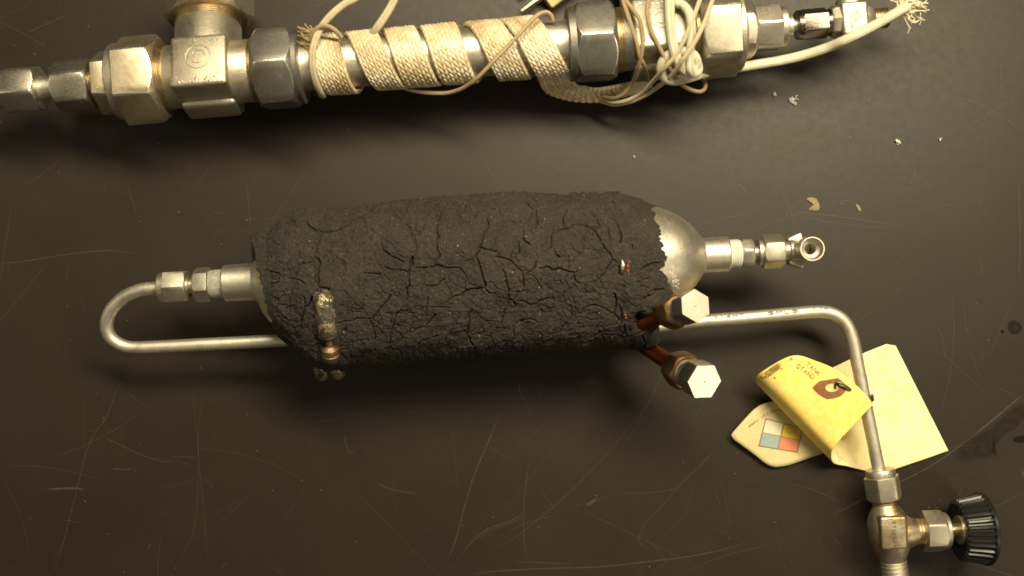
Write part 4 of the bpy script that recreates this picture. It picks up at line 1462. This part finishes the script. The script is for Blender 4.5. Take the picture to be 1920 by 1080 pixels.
# ------------------------------------------------------------------ braided heating tape
tape = empty('heating_tape', 820, 170, 0)
tag(tape, 'tan braided heating tape wound round the straight pipe', 'heating tape')
ctl_x = [598, 611, 637, 677, 730, 749, 790, 823, 858, 903, 962, 966, 1038]
ctl_f = [-150, -90, 90, 270, 450, 630, 810, 990, 1170, 1350, 1530, 1710, 1890]
fdeg = np.arange(-150, 1890, 2.0)
cx_ = np.interp(fdeg, ctl_f, ctl_x)
ksm = np.ones(31) / 31
cxs = np.convolve(np.pad(cx_, 15, mode='edge'), ksm, mode='valid')
hw_ = np.interp(fdeg, [-150, 0, 500, 1000, 1450, 1890], [25, 28, 29, 34, 31, 33])
rows_c, rows_d = [], []
rows = []     # (left point, right point, normal)
for f, x, hw0 in zip(fdeg, cxs, hw_):
    fr = R(((f + 180) % 360) - 180)
    lift = 51.0 + 0.7 * math.sin(f * 0.021) + 2.5 * max(0, (f - 1500) / 390)
    # under the pipe the tape sags a little
    ld = AP.u * math.cos(fr) + AP.s * math.sin(fr)
    rows.append((AP(x - hw0) + ld * (lift + 0.0) * AP.k, AP(x + hw0) + ld * (lift + 1.3) * AP.k, ld))
# loose tail twisting off the pipe and across in front of the tee
tail = [((1018, 168, 78), (1082, 158, 100)), ((1040, 180, 62), (1098, 161, 92)), ((1070, 187, 50), (1116, 164, 88)), ((1105, 190, 46), (1136, 162, 84)), ((1140, 187, 48), (1158, 158, 84)), ((1175, 178, 52), (1184, 152, 82)), ((1205, 168, 58), (1206, 148, 80)), ((1222, 160, 62), (1220, 145, 78))]
tl = [W(*a) for a, b in tail]; tr = [W(*b) for a, b in tail]
last = rows[-1]
tlc = catmull([last[0]] + tl, 2.0); trc_raw = catmull([last[1]] + tr, 2.0)
n_ = len(tlc)
for i in range(1, n_):
    f = i / (n_ - 1)
    j = f * (len(trc_raw) - 1); j0 = int(j); j1 = min(j0 + 1, len(trc_raw) - 1)
    rpt = trc_raw[j0].lerp(trc_raw[j1], j - j0)
    lpt = tlc[i]
    tan = (tlc[min(i + 1, n_ - 1)] - tlc[i - 1])
    nn = tan.cross(rpt - lpt)
    if nn.length < 1e-6: nn = Vector((0, 0, 1))
    nn.normalize()
    if nn.z < 0: nn = -nn
    rows.append((lpt, rpt, nn))
Lr = np.array([tuple(r_[0]) for r_ in rows]); Rr = np.array([tuple(r_[1]) for r_ in rows]); Nr = np.array([tuple(r_[2]) for r_ in rows])
ctrl = (Lr + Rr) / 2
ds = np.concatenate([[0], np.cumsum(np.linalg.norm(np.diff(ctrl, axis=0), axis=1))])
tot = ds[-1]
nl = int(tot / 1.3); nw = 56
sv = np.linspace(0, tot, nl)


def rs(a): return np.stack([np.interp(sv, ds, a[:, i]) for i in range(3)], 1)


Lr, Rr, Nr = rs(Lr), rs(Rr), rs(Nr)
Nr /= np.linalg.norm(Nr, axis=1)[:, None]
wv = np.linspace(0, 1, nw)
# flat braid: columns of slanted picks, alternating direction
ncol = 9
colf = wv * ncol
ci = np.minimum(colf.astype(int), ncol - 1); lf = colf - ci
sgn = np.where(ci % 2 == 0, 1, -1)
pitch = 10.5
ph = (sv[:, None] + (sgn * (lf - 0.5) * 7.5)[None, :] + vnoise((nl, nw), (40, 14), 51) * 2.0) / pitch + (ci % 2 * 0.5)[None, :]
hb = np.abs(np.sin(np.pi * ph)) ** 0.55 * (np.sin(np.pi * np.clip(lf, 0.02, 0.98)) ** 0.45)[None, :]
hb = hb * 3.3 * (1 + 0.25 * vnoise((nl, nw), (9, 6), 52))
edge = np.clip(np.minimum(wv, 1 - wv) / 0.06, 0, 1)
thick = 3.2 * np.sqrt(edge)
top = Lr[:, None, :] + (Rr - Lr)[:, None, :] * wv[None, :, None] + Nr[:, None, :] * ((thick[None, :] + hb * (0.4 + 0.6 * edge[None, :])) * AP.k)[..., None]
bot = Lr[:, None, :] + (Rr - Lr)[:, None, :] * wv[None, :, None] - Nr[:, None, :] * ((0.35 * thick[None, :] + 0 * hb) * AP.k)[..., None]
allv = np.concatenate([top, bot[:, ::-1]], 1)     # closed loop across
allv[..., 2] = np.maximum(allv[..., 2], 1.5)
m2 = 2 * nw
idx = np.arange(nl * m2).reshape(nl, m2)
nxt = np.roll(idx, -1, 1)
quads = np.stack([idx[:-1], nxt[:-1], nxt[1:], idx[1:]], -1).reshape(-1, 4)
me = bpy.data.meshes.new('braid')
me.from_pydata((allv.reshape(-1, 3) * U).tolist(), [], quads.tolist() + [list(range(m2))[::-1], list(range((nl - 1) * m2, nl * m2))])
me.polygons.foreach_set('use_smooth', [True] * len(me.polygons))
bm = bmesh.new(); bm.from_mesh(me); bmesh.ops.recalc_face_normals(bm, faces=bm.faces); bm.to_mesh(me); bm.free()
at = me.attributes.new('hgt', 'FLOAT', 'POINT')
at.data.foreach_set('value', np.concatenate([hb / 3.5, 0 * hb], 1).astype(np.float32).ravel())
link_mesh('braid', me, M['tape'], tape)
# stray fibres: frayed start of the tape and loose hairs along the edges
g = Geo()
c0 = W(588, 74, 165)
for i in range(70):
    a = random.gauss(3.9, 0.45)
    L_ = random.uniform(14, 32)
    px_, py_ = 590 + random.uniform(-6, 5), 78 + random.uniform(-16, 24)
    z_ = 168 + random.uniform(-8, 6) - max(0, (py_ - 90)) * 0.2
    p0_ = W(px_, py_, z_)
    d = Vector((math.cos(a), -math.sin(a) * 0.9, random.uniform(-0.3, 0.25)))
    sweep(g, [p0_, p0_ + d * L_ * 0.5 + Vector((0, random.uniform(-2, 2), 2)), p0_ + d * L_ + Vector((0, random.uniform(-3, 3), random.uniform(-3, 3)))], random.uniform(0.5, 1.0), 4, step=5)
for i in range(120):
    j = random.randrange(nl); side = random.choice([0, nw - 1])
    p0_ = Vector(top[j, side]); d = Vector(Rr[j] - Lr[j]).normalized() * (1 if side else -1)
    d = (d + Vector((random.uniform(-.8, .8), random.uniform(-.8, .8), random.uniform(-.2, .6)))).normalized()
    L_ = random.uniform(3, 9)
    sweep(g, [p0_, p0_ + d * L_ * .5 + Vector((0, 0, 1)), p0_ + d * L_], 0.32, 4, step=4)
fr_ = g.build('loose_fibres', M['fibre_gold'], tape, 60)
tag(fr_, kind='stuff')

# ------------------------------------------------------------------ cords and leads
def cord(name, label, mat, paths, r, cat, group=None, n=14):
    o0 = W(*paths[0][len(paths[0]) // 2][:2], 0) * U
    root = empty(name, paths[0][len(paths[0]) // 2][0], paths[0][len(paths[0]) // 2][1], 0)
    tag(root, label, cat, group)
    for i, p in enumerate(paths):
        g = Geo(); sweep(g, wpath(p), r if not isinstance(r, (list, tuple)) else r[i], n, step=2.5)
        g.build('strand', mat, root, 60)
    return root


cord('cream_cord', 'cream braided cord entering at the top edge just right of the other cream cord', M['cord_cream'],
     [[(752, -60, 150), (742, -10, 158), (733, 12, 164), (720, 33, 168), (707, 52, 166), (697, 66, 152), (690, 70, 130)]], 7.0, 'cord')
cord('cream_cord', 'cream braided cord looping round the pipe beside the dark hex nut', M['cord_cream'],
     [[(720, -60, 150), (672, -8, 165), (645, 8, 172), (622, 27, 178), (606, 46, 178), (594, 68, 182), (586, 95, 184), (586, 125, 179), (592, 152, 165), (601, 172, 142), (606, 178, 115), (604, 160, 85)]], 6.2, 'cord')
cord('sleeve_loop', 'short brown sleeve bent over the first wrap of tape', M['lead_tan'],
     [[(581, 76, 172), (588, 60, 182), (600, 50, 188), (613, 49, 190), (628, 57, 188), (640, 70, 178)]], 4.2, 'sleeve')
cord('lead_wire', 'thin tan lead wire crossing diagonally over the braided tape', M['lead_tan'],
     [[(752, 163, 112), (775, 170, 112), (805, 174, 112), (840, 174, 118), (868, 165, 142), (895, 146, 172), (925, 115, 190), (955, 84, 194), (983, 53, 194), (1001, 34, 190), (1014, 25, 184), (1026, 23, 178), (1034, 30, 172), (1037, 39, 166)]], 3.6, 'wire')
cord('lead_wire', 'leftmost thin tan lead wire dropping over the right-hand tee', M['lead_tan'],
     [[(1155, -50, 180), (1168, 0, 195), (1181, 41, 203), (1194, 80, 198), (1199, 104, 188), (1207, 122, 168), (1215, 145, 110), (1217, 152, 84)]], 3.6, 'wire')
cord('lead_wire', 'thin tan lead wire bowing right on the tee then sweeping left', M['lead_tan'],
     [[(1150, -40, 180), (1173, 0, 197), (1186, 17, 203), (1199, 37, 206), (1205, 65, 204), (1204, 93, 196), (1197, 126, 168), (1186, 156, 118), (1168, 177, 92), (1150, 184, 76), (1132, 181, 64), (1110, 176, 50)]], 3.6, 'wire')
cord('lead_wire', 'brown lead wire hooking out below the white knot', M['lead_tan'],
     [[(1225, -50, 185), (1216, 0, 198), (1214, 24, 202), (1220, 54, 204), (1231, 78, 200), (1246, 107, 190), (1260, 133, 182), (1273, 154, 140), (1292, 167, 110), (1312, 172, 98), (1322, 165, 95), (1321, 152, 92), (1312, 145, 88), (1296, 142, 80)]], 3.7, 'wire')
cord('lead_wire', 'pale lead wire crossing the white knot, the left one of two', M['lead_pale'],
     [[(1330, -50, 185), (1312, 0, 200), (1297, 41, 208), (1283, 74, 208), (1266, 104, 206), (1244, 130, 188), (1221, 156, 140), (1203, 174, 110), (1177, 188, 88), (1151, 192, 70), (1130, 186, 56), (1105, 178, 42)]], 3.9, 'wire')
cord('lead_wire', 'pale lead wire crossing the white knot, the right one of two', M['lead_pale'],
     [[(1356, -50, 185), (1336, 0, 202), (1321, 41, 212), (1303, 78, 214), (1281, 111, 212), (1259, 141, 176), (1229, 166, 128), (1201, 183, 100), (1177, 192, 82), (1151, 196, 62), (1128, 190, 48), (1104, 182, 36)]], 3.9, 'wire')
wc = cord('white_cord', 'thick white braided cord knotted on the tee with frayed end at right', M['cord_white'],
     [[(1252, -50, 185), (1255, 0, 199), (1256, 37, 206), (1260, 74, 204), (1267, 104, 200), (1276, 124, 190), (1288, 134, 180), (1300, 130, 176), (1306, 118, 180), (1300, 104, 188), (1284, 97, 192), (1264, 98, 190), (1247, 110, 184), (1240, 128, 174), (1246, 145, 162), (1264, 151, 150), (1290, 146, 136), (1325, 136, 120), (1362, 129.5, 116), (1420, 121, 112), (1490, 108, 112), (1550, 90, 132), (1585, 75, 160), (1618, 59, 166), (1650, 42, 156), (1684, 22, 138), (1700, 13, 128)],
      [(1262, -30, 170), (1268, 4, 188), (1281, 10, 197), (1292, 26, 203), (1296, 56, 203), (1294, 90, 198), (1293, 112, 196), (1294, 130, 192), (1302, 139, 180), (1310, 130, 172), (1306, 112, 178)]], [8.8, 7.6], 'cord', n=18)
g = Geo()
for i in range(85):
    p0_ = W(1690 + random.uniform(-10, 10), 18 + random.uniform(-6, 6), 122 + random.uniform(-6, 6))
    a = random.gauss(0.75, 0.62)
    L_ = random.uniform(20, 46)
    d = Vector((math.cos(a), math.sin(a), random.uniform(-0.35, 0.25)))
    pr = Vector((-math.sin(a), math.cos(a), 0))
    w1, w2 = random.gauss(0, 3), random.gauss(0, 5)
    sweep(g, [p0_, p0_ + d * L_ * .35 + pr * w1, p0_ + d * L_ * .7 + pr * w2, p0_ + d * L_ + pr * (w2 + random.gauss(0, 4))], random.uniform(0.7, 1.3), 5, step=4)
for pts in ([(1692, 26, 118), (1712, 42, 108), (1724, 36, 104), (1726, 24, 104)], [(1706, 38, 108), (1720, 40, 100), (1728, 34, 96), (1724, 46, 90)], [(1704, 26, 114), (1708, 44, 100), (1702, 62, 90)], [(1694, 26, 116), (1670, 20, 118), (1662, 22, 122)], [(1690, 24, 116), (1674, 26, 118), (1664, 26, 122)], [(1700, 30, 112), (1716, 34, 106), (1710, 40, 104)]):
    sweep(g, wpath(pts), 1.3, 5, step=3)
tag(g.build('frayed_fibres', M['fibre'], wc, 60), kind='stuff')

# yellowed connector peeking in behind the pipe
plug = empty('wire_connector', 1030, -20, 0)
tag(plug, 'yellowed wire connector with a metal prong at the top edge', 'connector')
d1 = Vector((0.80, 0.60, 0)); d2 = Vector((-0.60, 0.80, 0)); dz_ = Vector((0, 0, 1))
g = Geo(); rbox(g, W(1062, -22, 18), d1, d2, dz_, 46, 16, 14, 3); g.build('housing', M['plug'], plug, 30)
g = Geo(); rbox(g, W(1004, 2, 18) + Vector((0, 0, 0)), d1, d2, dz_, 34, 3.2, 5, 1.2); g.build('prong', M['brass_thread'], plug, 30)
g = Geo(); rbox(g, W(1000, -30, 18), d1, d2, dz_, 34, 3.2, 5, 1.2); g.build('prong', M['brass_thread'], plug, 30)

# ------------------------------------------------------------------ paper tag
card = empty('manila_tag', 1620, 790, 0)
tag(card, 'curled yellow manila tag with handwriting under the bent tube', 'paper tag')
ST = [((1675, 640, 7), (1778, 845, 7)), ((1615, 664, 5), (1712, 868, 6)), ((1560, 690, 5), (1660, 884, 6)), ((1500, 722, 5), (1622, 882, 8)),
      ((1450, 735, 9), (1588, 874, 12)), ((1425, 724, 24), (1565, 869, 24)), ((1417, 711, 56), (1559, 859, 54)), ((1432, 695, 84), (1560, 845, 80)),
      ((1486, 667, 95), (1572, 827, 91)), ((1530, 677, 97), (1592, 806, 95)), ((1570, 695, 98), (1612, 784, 96)), ((1604, 722, 98), (1630, 765, 97)), ((1618, 736, 97), (1637, 758, 96))]
upc = catmull([W(*a) for a, b in ST], 1e9); loc_ = catmull([W(*b) for a, b in ST], 1e9)


def catn(P, n):
    P = [Vector(p) for p in P]
    Q = [P[0] * 2 - P[1]] + P + [P[-1] * 2 - P[-2]]
    out = []
    for j in range(n + 1):
        t = j / n * (len(P) - 1); i = min(int(t), len(P) - 2); t -= i
        a, b, c, d = Q[i:i + 4]
        out.append(0.5 * ((2 * b) + (-a + c) * t + (2 * a - 5 * b + 4 * c - d) * t * t + (-a + 3 * b - 3 * c + d) * t ** 3))
    return out


NV, NU = 240, 110
uc = catn([W(*a) for a, b in ST], NV); lc = catn([W(*b) for a, b in ST], NV)
grid = []
for j in range(NV + 1):
    row = []
    for i in range(NU + 1):
        f = i / NU
        p = uc[j].lerp(lc[j], f)
        v_ = j / NV
        # gentle bow of the free flap and faint buckling
        if v_ > 0.55:
            p = p + Vector((0, 0, 5 * math.sin(math.pi * f) * min(1, (v_ - .55) * 5)))
        p = p + Vector((0, 0, 0.9 * math.sin(f * 9 + v_ * 7) * math.sin(v_ * 13)))
        row.append(p)
    grid.append(row)
# round the flap's end to its tip and clip corners
hole = (1559.5, 727, 12.2, 7.4)
keep = []
gpx = [[to_px(p) for p in row] for row in grid]
vs_ = [p for row in grid for p in row]
fs = []
for j in range(NV):
    for i in range(NU):
        mx = sum(gpx[jj][ii][0] for jj in (j, j + 1) for ii in (i, i + 1)) / 4
        my = sum(gpx[jj][ii][1] for jj in (j, j + 1) for ii in (i, i + 1)) / 4
        if j > NV * 0.6 and ((mx - hole[0]) / hole[2]) ** 2 + ((my - hole[1]) / hole[3]) ** 2 < 1: continue
        if j < 5 and i < 5 and (5 - j) + (5 - i) * 0.9 > 6.2: continue
        a = j * (NU + 1) + i
        fs.append((a, a + 1, a + NU + 2, a + NU + 1))
g = Geo(); g.add(vs_, fs)
g.m = [1 if f_[0] < (NU + 1) * NV * 0.40 else 0 for f_ in g.f]
sheet = g.build('card', [M['manila'], M['manila_back']], card, 80)
md = sheet.modifiers.new('thickness', 'SOLIDIFY'); md.thickness = 1.5 * U; md.offset = 0


def on_flap(px, py):
    best = None
    for j in range(int(NV * 0.52), NV + 1):
        for i in range(0, NU + 1):
            x, y = gpx[j][i]
            d = (x - px) ** 2 + (y - py) ** 2
            if best is None or d < best[0]: best = (d, j, i)
    _, j, i = best
    j0, i0 = max(1, min(NV - 1, j)), max(1, min(NU - 1, i))
    n_ = (grid[j0 + 1][i0] - grid[j0 - 1][i0]).cross(grid[j0][i0 + 1] - grid[j0][i0 - 1]).normalized()
    if n_.z < 0: n_ = -n_
    z_ = grid[j][i].z
    return W(px, py, z_) + n_ * 1.4, n_


q = (1360, 640, 4.32)


def hand(g, text, start, dirv, w, h, gap, lw):
    dx, dy = dirv; L = math.hypot(dx, dy); dx /= L; dy /= L
    nx, ny = dy, -dx

    def fn(a, b):
        return on_flap(start[0] + dx * a + nx * b, start[1] + dy * a + ny * b)
    strokes(g, text, fn, w, h, gap, lw, wob=0.45)


g = Geo()
hand(g, 'TANK', (1360 + 648 / 4.32, 640 + 196 / 4.32), (135, 108), 6.0, 8.5, 2.4, 1.05)
hand(g, 'STAND', (1360 + 570 / 4.32, 640 + 208 / 4.32), (150, 112), 6.0, 8.5, 2.4, 1.05)
for pts in ([(520, 140), (548, 145)], [(534, 125), (530, 158)], [(440, 220), (465, 215), (450, 238)], [(935, 790), (960, 770), (950, 800), (985, 765)], [(940, 800), (955, 760)], [(905, 885), (930, 970)], [(930, 925), (955, 950), (935, 955)]):
    P2 = [(1360 + x / 4.32, 640 + y / 4.32) for x, y in pts]
    pr = [on_flap(*p) for p in P2]
    sweep(g, [p for p, _ in pr], 0.5, 5, smooth=False)
tag(g.build('handwriting', M['ink'], card, 60), kind='stuff')
# brown grime along the torn corner of the fold
def flap_blob(name, outline, amt):
    P2 = catmull([Vector((x, y, 0)) for x, y in outline + [outline[0]]], 4)[:-1]
    cx0 = sum(p.x for p in P2) / len(P2); cy0 = sum(p.y for p in P2) / len(P2)
    n = len(P2); pts = [on_flap(cx0, cy0)]; am = [amt]
    for f, a in ((0.4, amt), (0.75, amt * 0.8), (1.0, 0.0)):
        for p in P2:
            pts.append(on_flap(cx0 + (p.x - cx0) * f, cy0 + (p.y - cy0) * f)); am.append(a)
    fs = [(0, 1 + i, 1 + (i + 1) % n) for i in range(n)]
    for k_ in (0, 1):
        b0 = 1 + k_ * n
        fs += [(b0 + i, b0 + (i + 1) % n, b0 + n + (i + 1) % n, b0 + n + i) for i in range(n)]
    me = bpy.data.meshes.new(name)
    me.from_pydata([tuple((p - nn * 0.3) * U) for p, nn in pts], [], fs)
    at = me.attributes.new('amt', 'FLOAT', 'POINT'); at.data.foreach_set('value', am)
    link_mesh(name, me, M['grime'], card)


flap_blob('grime_stain', zc(*q, [(262, 300), (300, 262), (370, 205), (430, 168), (462, 175), (455, 215), (420, 245), (360, 290), (310, 308)]), 0.85)
flap_blob('grime_stain', zc(*q, [(385, 300), (395, 285), (412, 290), (405, 306)]), 0.8)
# brown reinforcing patch round the hole
outl = zc(*q, [(703, 378), (730, 345), (765, 320), (835, 310), (910, 295), (945, 325), (985, 375), (965, 415), (930, 445), (880, 460), (822, 467), (760, 432)])
cxh, cyh = hole[0], hole[1]
no = 48
oang = []
pl = outl + [outl[0]]
dense = []
for i in range(len(outl)):
    for f in np.linspace(0, 1, 12, endpoint=False):
        dense.append((pl[i][0] * (1 - f) + pl[i + 1][0] * f, pl[i][1] * (1 - f) + pl[i + 1][1] * f))
dang = [math.atan2(y - cyh, x - cxh) for x, y in dense]
vs_, fs = [], []
rings = 5
for i in range(no):
    a = -math.pi + 2 * math.pi * i / no
    bi = min(range(len(dense)), key=lambda t: abs(math.atan2(math.sin(dang[t] - a), math.cos(dang[t] - a))))
    xo, yo = dense[bi]
    xi_, yi_ = cxh + hole[2] * 0.98 * math.cos(a), cyh + hole[3] * 0.98 * math.sin(a)
    # hole edge in the same direction
    ca, sa = math.cos(a), math.sin(a)
    rr = 1 / math.sqrt((ca / hole[2]) ** 2 + (sa / hole[3]) ** 2)
    xi_, yi_ = cxh + rr * ca, cyh + rr * sa
    for k_ in range(rings):
        f = k_ / (rings - 1)
        p, n_ = on_flap(xi_ * (1 - f) + xo * f, yi_ * (1 - f) + yo * f)
        vs_.append(p + n_ * 0.3)
for i in range(no):
    for k_ in range(rings - 1):
        a = i * rings + k_; b = ((i + 1) % no) * rings + k_
        fs.append((a, b, b + 1, a + 1))
g = Geo(); g.add(vs_, fs)
pt = g.build('eyelet_patch', M['patch'], card, 80)
# tie wire from the hole round the tube
tw = empty('tie_wire', 1600, 735, 0)
tag(tw, 'dark twisted wire tying the yellow tag to the tube', 'wire')
hz = on_flap(1572, 722)[0].z
g = Geo()
sweep(g, [W(1566, 728, hz - 14), W(1566, 722, hz - 2), W(1571, 717.5, hz + 4), W(1580, 720, hz + 5), W(1590, 727, hz + 3), W(1597, 732, hz - 4), W(1606, 738, 88)], 2.6, 12, step=2)
g.build('strand', M['wire_metal'], tw, 60)
g = Geo()
sweep(g, [W(1568, 722, hz - 1), W(1576, 722.5, hz + 4.5), W(1585, 726.5, hz + 4.5), W(1593, 732, hz + 1), W(1604, 740, 84)], 2.2, 12, step=2)
g.build('strand', M['wire_metal'], tw, 60)
tc_ = W(1621, 748, 72)
tdir = (W(1637, 827, 70) - W(1609, 688, 74)).normalized()
sid = Vector((0, 0, 1)).cross(tdir).normalized(); upv = tdir.cross(sid)
g = Geo()
pts = []
for i in range(50):
    a = 2 * math.pi * 2.2 * i / 49
    pts.append(tc_ + tdir * (-4 + 8 * i / 49) + (sid * math.cos(a) + upv * math.sin(a)) * 14.6)
sweep(g, pts, 2.4, 10, smooth=False)
g.build('coil', M['wire_metal'], tw, 60)

# ------------------------------------------------------------------ hazard label
lab = empty('hazard_label', 1450, 820, 0)
tag(lab, 'cream printed label with four-colour hazard square under the manila tag', 'label')
lo = zc(*q, [(50, 762), (62, 738), (130, 660), (180, 605), (230, 555), (300, 510), (400, 487), (480, 505), (560, 560), (700, 690), (820, 800), (850, 870), (800, 905), (740, 925), (640, 960), (520, 1000), (440, 1015), (390, 1015), (330, 990), (240, 920), (140, 845), (70, 795)])


def lz(px, py):
    f = (px - 1370) / 180
    return 16 - 12 * min(1, max(0, f)) + 2.0 * math.sin(f * 3)


pp_ = catmull([Vector((x, y, 0)) for x, y in lo + [lo[0]]], 5)[:-1]
cxl = sum(p.x for p in pp_) / len(pp_); cyl_ = sum(p.y for p in pp_) / len(pp_)
vs_ = [W(cxl, cyl_, lz(cxl, cyl_))]; fs = []
n = len(pp_)
for k_ in range(1, 9):
    f = k_ / 8
    for p in pp_:
        x = cxl + (p.x - cxl) * f; y = cyl_ + (p.y - cyl_) * f
        vs_.append(W(x, y, lz(x, y)))
fs = [(0, 1 + i, 1 + (i + 1) % n) for i in range(n)]
for k_ in range(7):
    b0 = 1 + k_ * n
    fs += [(b0 + i, b0 + (i + 1) % n, b0 + n + (i + 1) % n, b0 + n + i) for i in range(n)]
g = Geo(); g.add(vs_, fs)
pl_ = g.build('paper', M['label_paper'], lab, 80)
md = pl_.modifiers.new('thickness', 'SOLIDIFY'); md.thickness = 1.0 * U; md.offset = -1
sq = zc(*q, [(330, 630), (622, 705), (582, 897), (275, 845)])


def bil(u, v):
    (x0, y0), (x1, y1), (x2, y2), (x3, y3) = sq
    x = (x0 * (1 - u) + x1 * u) * (1 - v) + (x3 * (1 - u) + x2 * u) * v
    y = (y0 * (1 - u) + y1 * u) * (1 - v) + (y3 * (1 - u) + y2 * u) * v
    return x, y


def cell(name, mat, u0, u1, v0, v1, dz):
    g = Geo(); m_ = 8; vs_ = []
    for b in range(m_ + 1):
        for a in range(m_ + 1):
            x, y = bil(u0 + (u1 - u0) * a / m_, v0 + (v1 - v0) * b / m_)
            vs_.append(W(x, y, lz(x, y) + dz))
    fs = [(b * (m_ + 1) + a, b * (m_ + 1) + a + 1, (b + 1) * (m_ + 1) + a + 1, (b + 1) * (m_ + 1) + a) for b in range(m_) for a in range(m_)]
    g.add(vs_, fs); return g.build(name, mat, lab, 80)


def lz_fix(): pass


cell('square_border', M['nf_line'], -0.02, 1.02, -0.025, 1.025, 0.9)
cell('white_square', M['nf_white'], 0.01, 0.475, 0.01, 0.49, 1.3)
cell('yellow_square', M['nf_yellow'], 0.505, 0.99, 0.01, 0.49, 1.3)
cell('blue_square', M['nf_blue'], 0.01, 0.475, 0.515, 0.99, 1.3)
cell('red_square', M['nf_red'], 0.505, 0.99, 0.515, 0.99, 1.3)
g = Geo()


def on_lab(pts):
    """text running upside-down along the curved top edge"""
    def fn(a, b):
        n_ = len(pts) - 1
        L = [math.hypot(pts[i + 1][0] - pts[i][0], pts[i + 1][1] - pts[i][1]) for i in range(n_)]
        i = 0
        while i < n_ - 1 and a > L[i]:
            a -= L[i]; i += 1
        f = a / L[i]
        x = pts[i][0] + (pts[i + 1][0] - pts[i][0]) * f; y = pts[i][1] + (pts[i + 1][1] - pts[i][1]) * f
        tx, ty = (pts[i + 1][0] - pts[i][0]) / L[i], (pts[i + 1][1] - pts[i][1]) / L[i]
        # up = left of travel in picture terms (travel right-to-left => up points down the picture)
        ux, uy = ty, -tx
        x += ux * b; y += uy * b
        return W(x, y, lz(x, y) + 1.1), Vector((0, 0, 1))
    return fn


line = zc(*q, [(462, 538), (380, 560), (300, 600), (220, 660), (130, 730)])
strokes(g, 'Chemical name', on_lab(line), 3.9, 5.0, 1.9, 0.8, wob=0.15)
ov = [(1360 + (535 + 38 * math.cos(t)) / 4.32, 640 + (722 + 24 * math.sin(t)) / 4.32) for t in np.linspace(0, 6.28, 16)]
sweep(g, [W(x, y, lz(x, y) + 1.5) for x, y in ov], 0.35, 5, smooth=False)
g.build('printed_text', M['nf_line'], lab, 60)

# ------------------------------------------------------------------ lint, flakes
def lint(px, py, r, label, n, seed):
    rr = random.Random(seed)
    g = Geo()
    for i in range(n):
        a = rr.uniform(0, 6.28); d = rr.uniform(0, r)
        x, y = px + d * math.cos(a), py + d * math.sin(a)
        a2 = rr.uniform(0, 6.28); L_ = rr.uniform(0.35, 0.8) * r
        z_ = rr.uniform(1.2, 3.5)
        sweep(g, [W(x, y, z_), W(x + L_ * .5 * math.cos(a2), y + L_ * .5 * math.sin(a2), z_ + 1.2), W(x + L_ * math.cos(a2 + .6), y + L_ * math.sin(a2 + .6), z_)], rr.uniform(0.7, 1.2), 5, step=1.5)
    o = g.build('lint_speck', M['lint'], None, 60, origin=W(px, py, 0) * U)
    tag(o, label, 'lint', 'white lint specks on the bench')


lint(1452, 177, 4.2, 'small white lint speck left of the larger one below the cord', 9, 1)
lint(1488, 187, 7.0, 'largest white lint speck on the bench below the cord', 20, 2)
lint(1684.5, 267, 4.6, 'white lint speck between the frayed cord and the tan flakes', 10, 3)
lint(1763, 261, 3.0, 'rightmost tiny white lint speck on the bench', 5, 4)
lint(1189, 294.5, 2.2, 'tiny white lint speck above the putty cylinder', 4, 5)


def flake(pts, label, th_=2.2):
    P = [W(x, y, 0) for x, y in pts]
    P = catmull(P + [P[0]], 2.0)[:-1]
    n = len(P); c = sum(P, Vector()) / n
    vs_, fs = [], []
    for f, z_ in ((1.0, 0.4), (1.0, th_ * .6), (0.7, th_), (0.35, th_ * 1.1)):
        for p in P:
            qv = c.lerp(p, f); vs_.append(Vector((qv.x, qv.y, z_ + random.uniform(0, .3))))
    for k_ in range(3):
        for i in range(n):
            a = k_ * n + i; b = k_ * n + (i + 1) % n
            fs.append((a, b, b + n, a + n))
    fs.append(tuple(range(3 * n, 4 * n)))
    g = Geo(); g.add(vs_, fs)
    o = g.build('residue_flake', M['flake'], None, 50, origin=c * U)
    tag(o, label, 'flake', 'dried tan flakes on the bench')


q3 = (1400, 120, 3.0)
flake(zc(*q3, [(335, 760), (350, 752), (385, 755), (405, 785), (408, 815), (390, 825), (365, 822), (345, 818), (368, 805), (372, 785), (355, 775)]), 'larger crescent-shaped tan flake above the elbow fitting')
flake(zc(*q3, [(610, 788), (625, 792), (640, 810), (642, 825), (630, 828), (618, 812)]), 'smaller teardrop tan flake right of the crescent one')
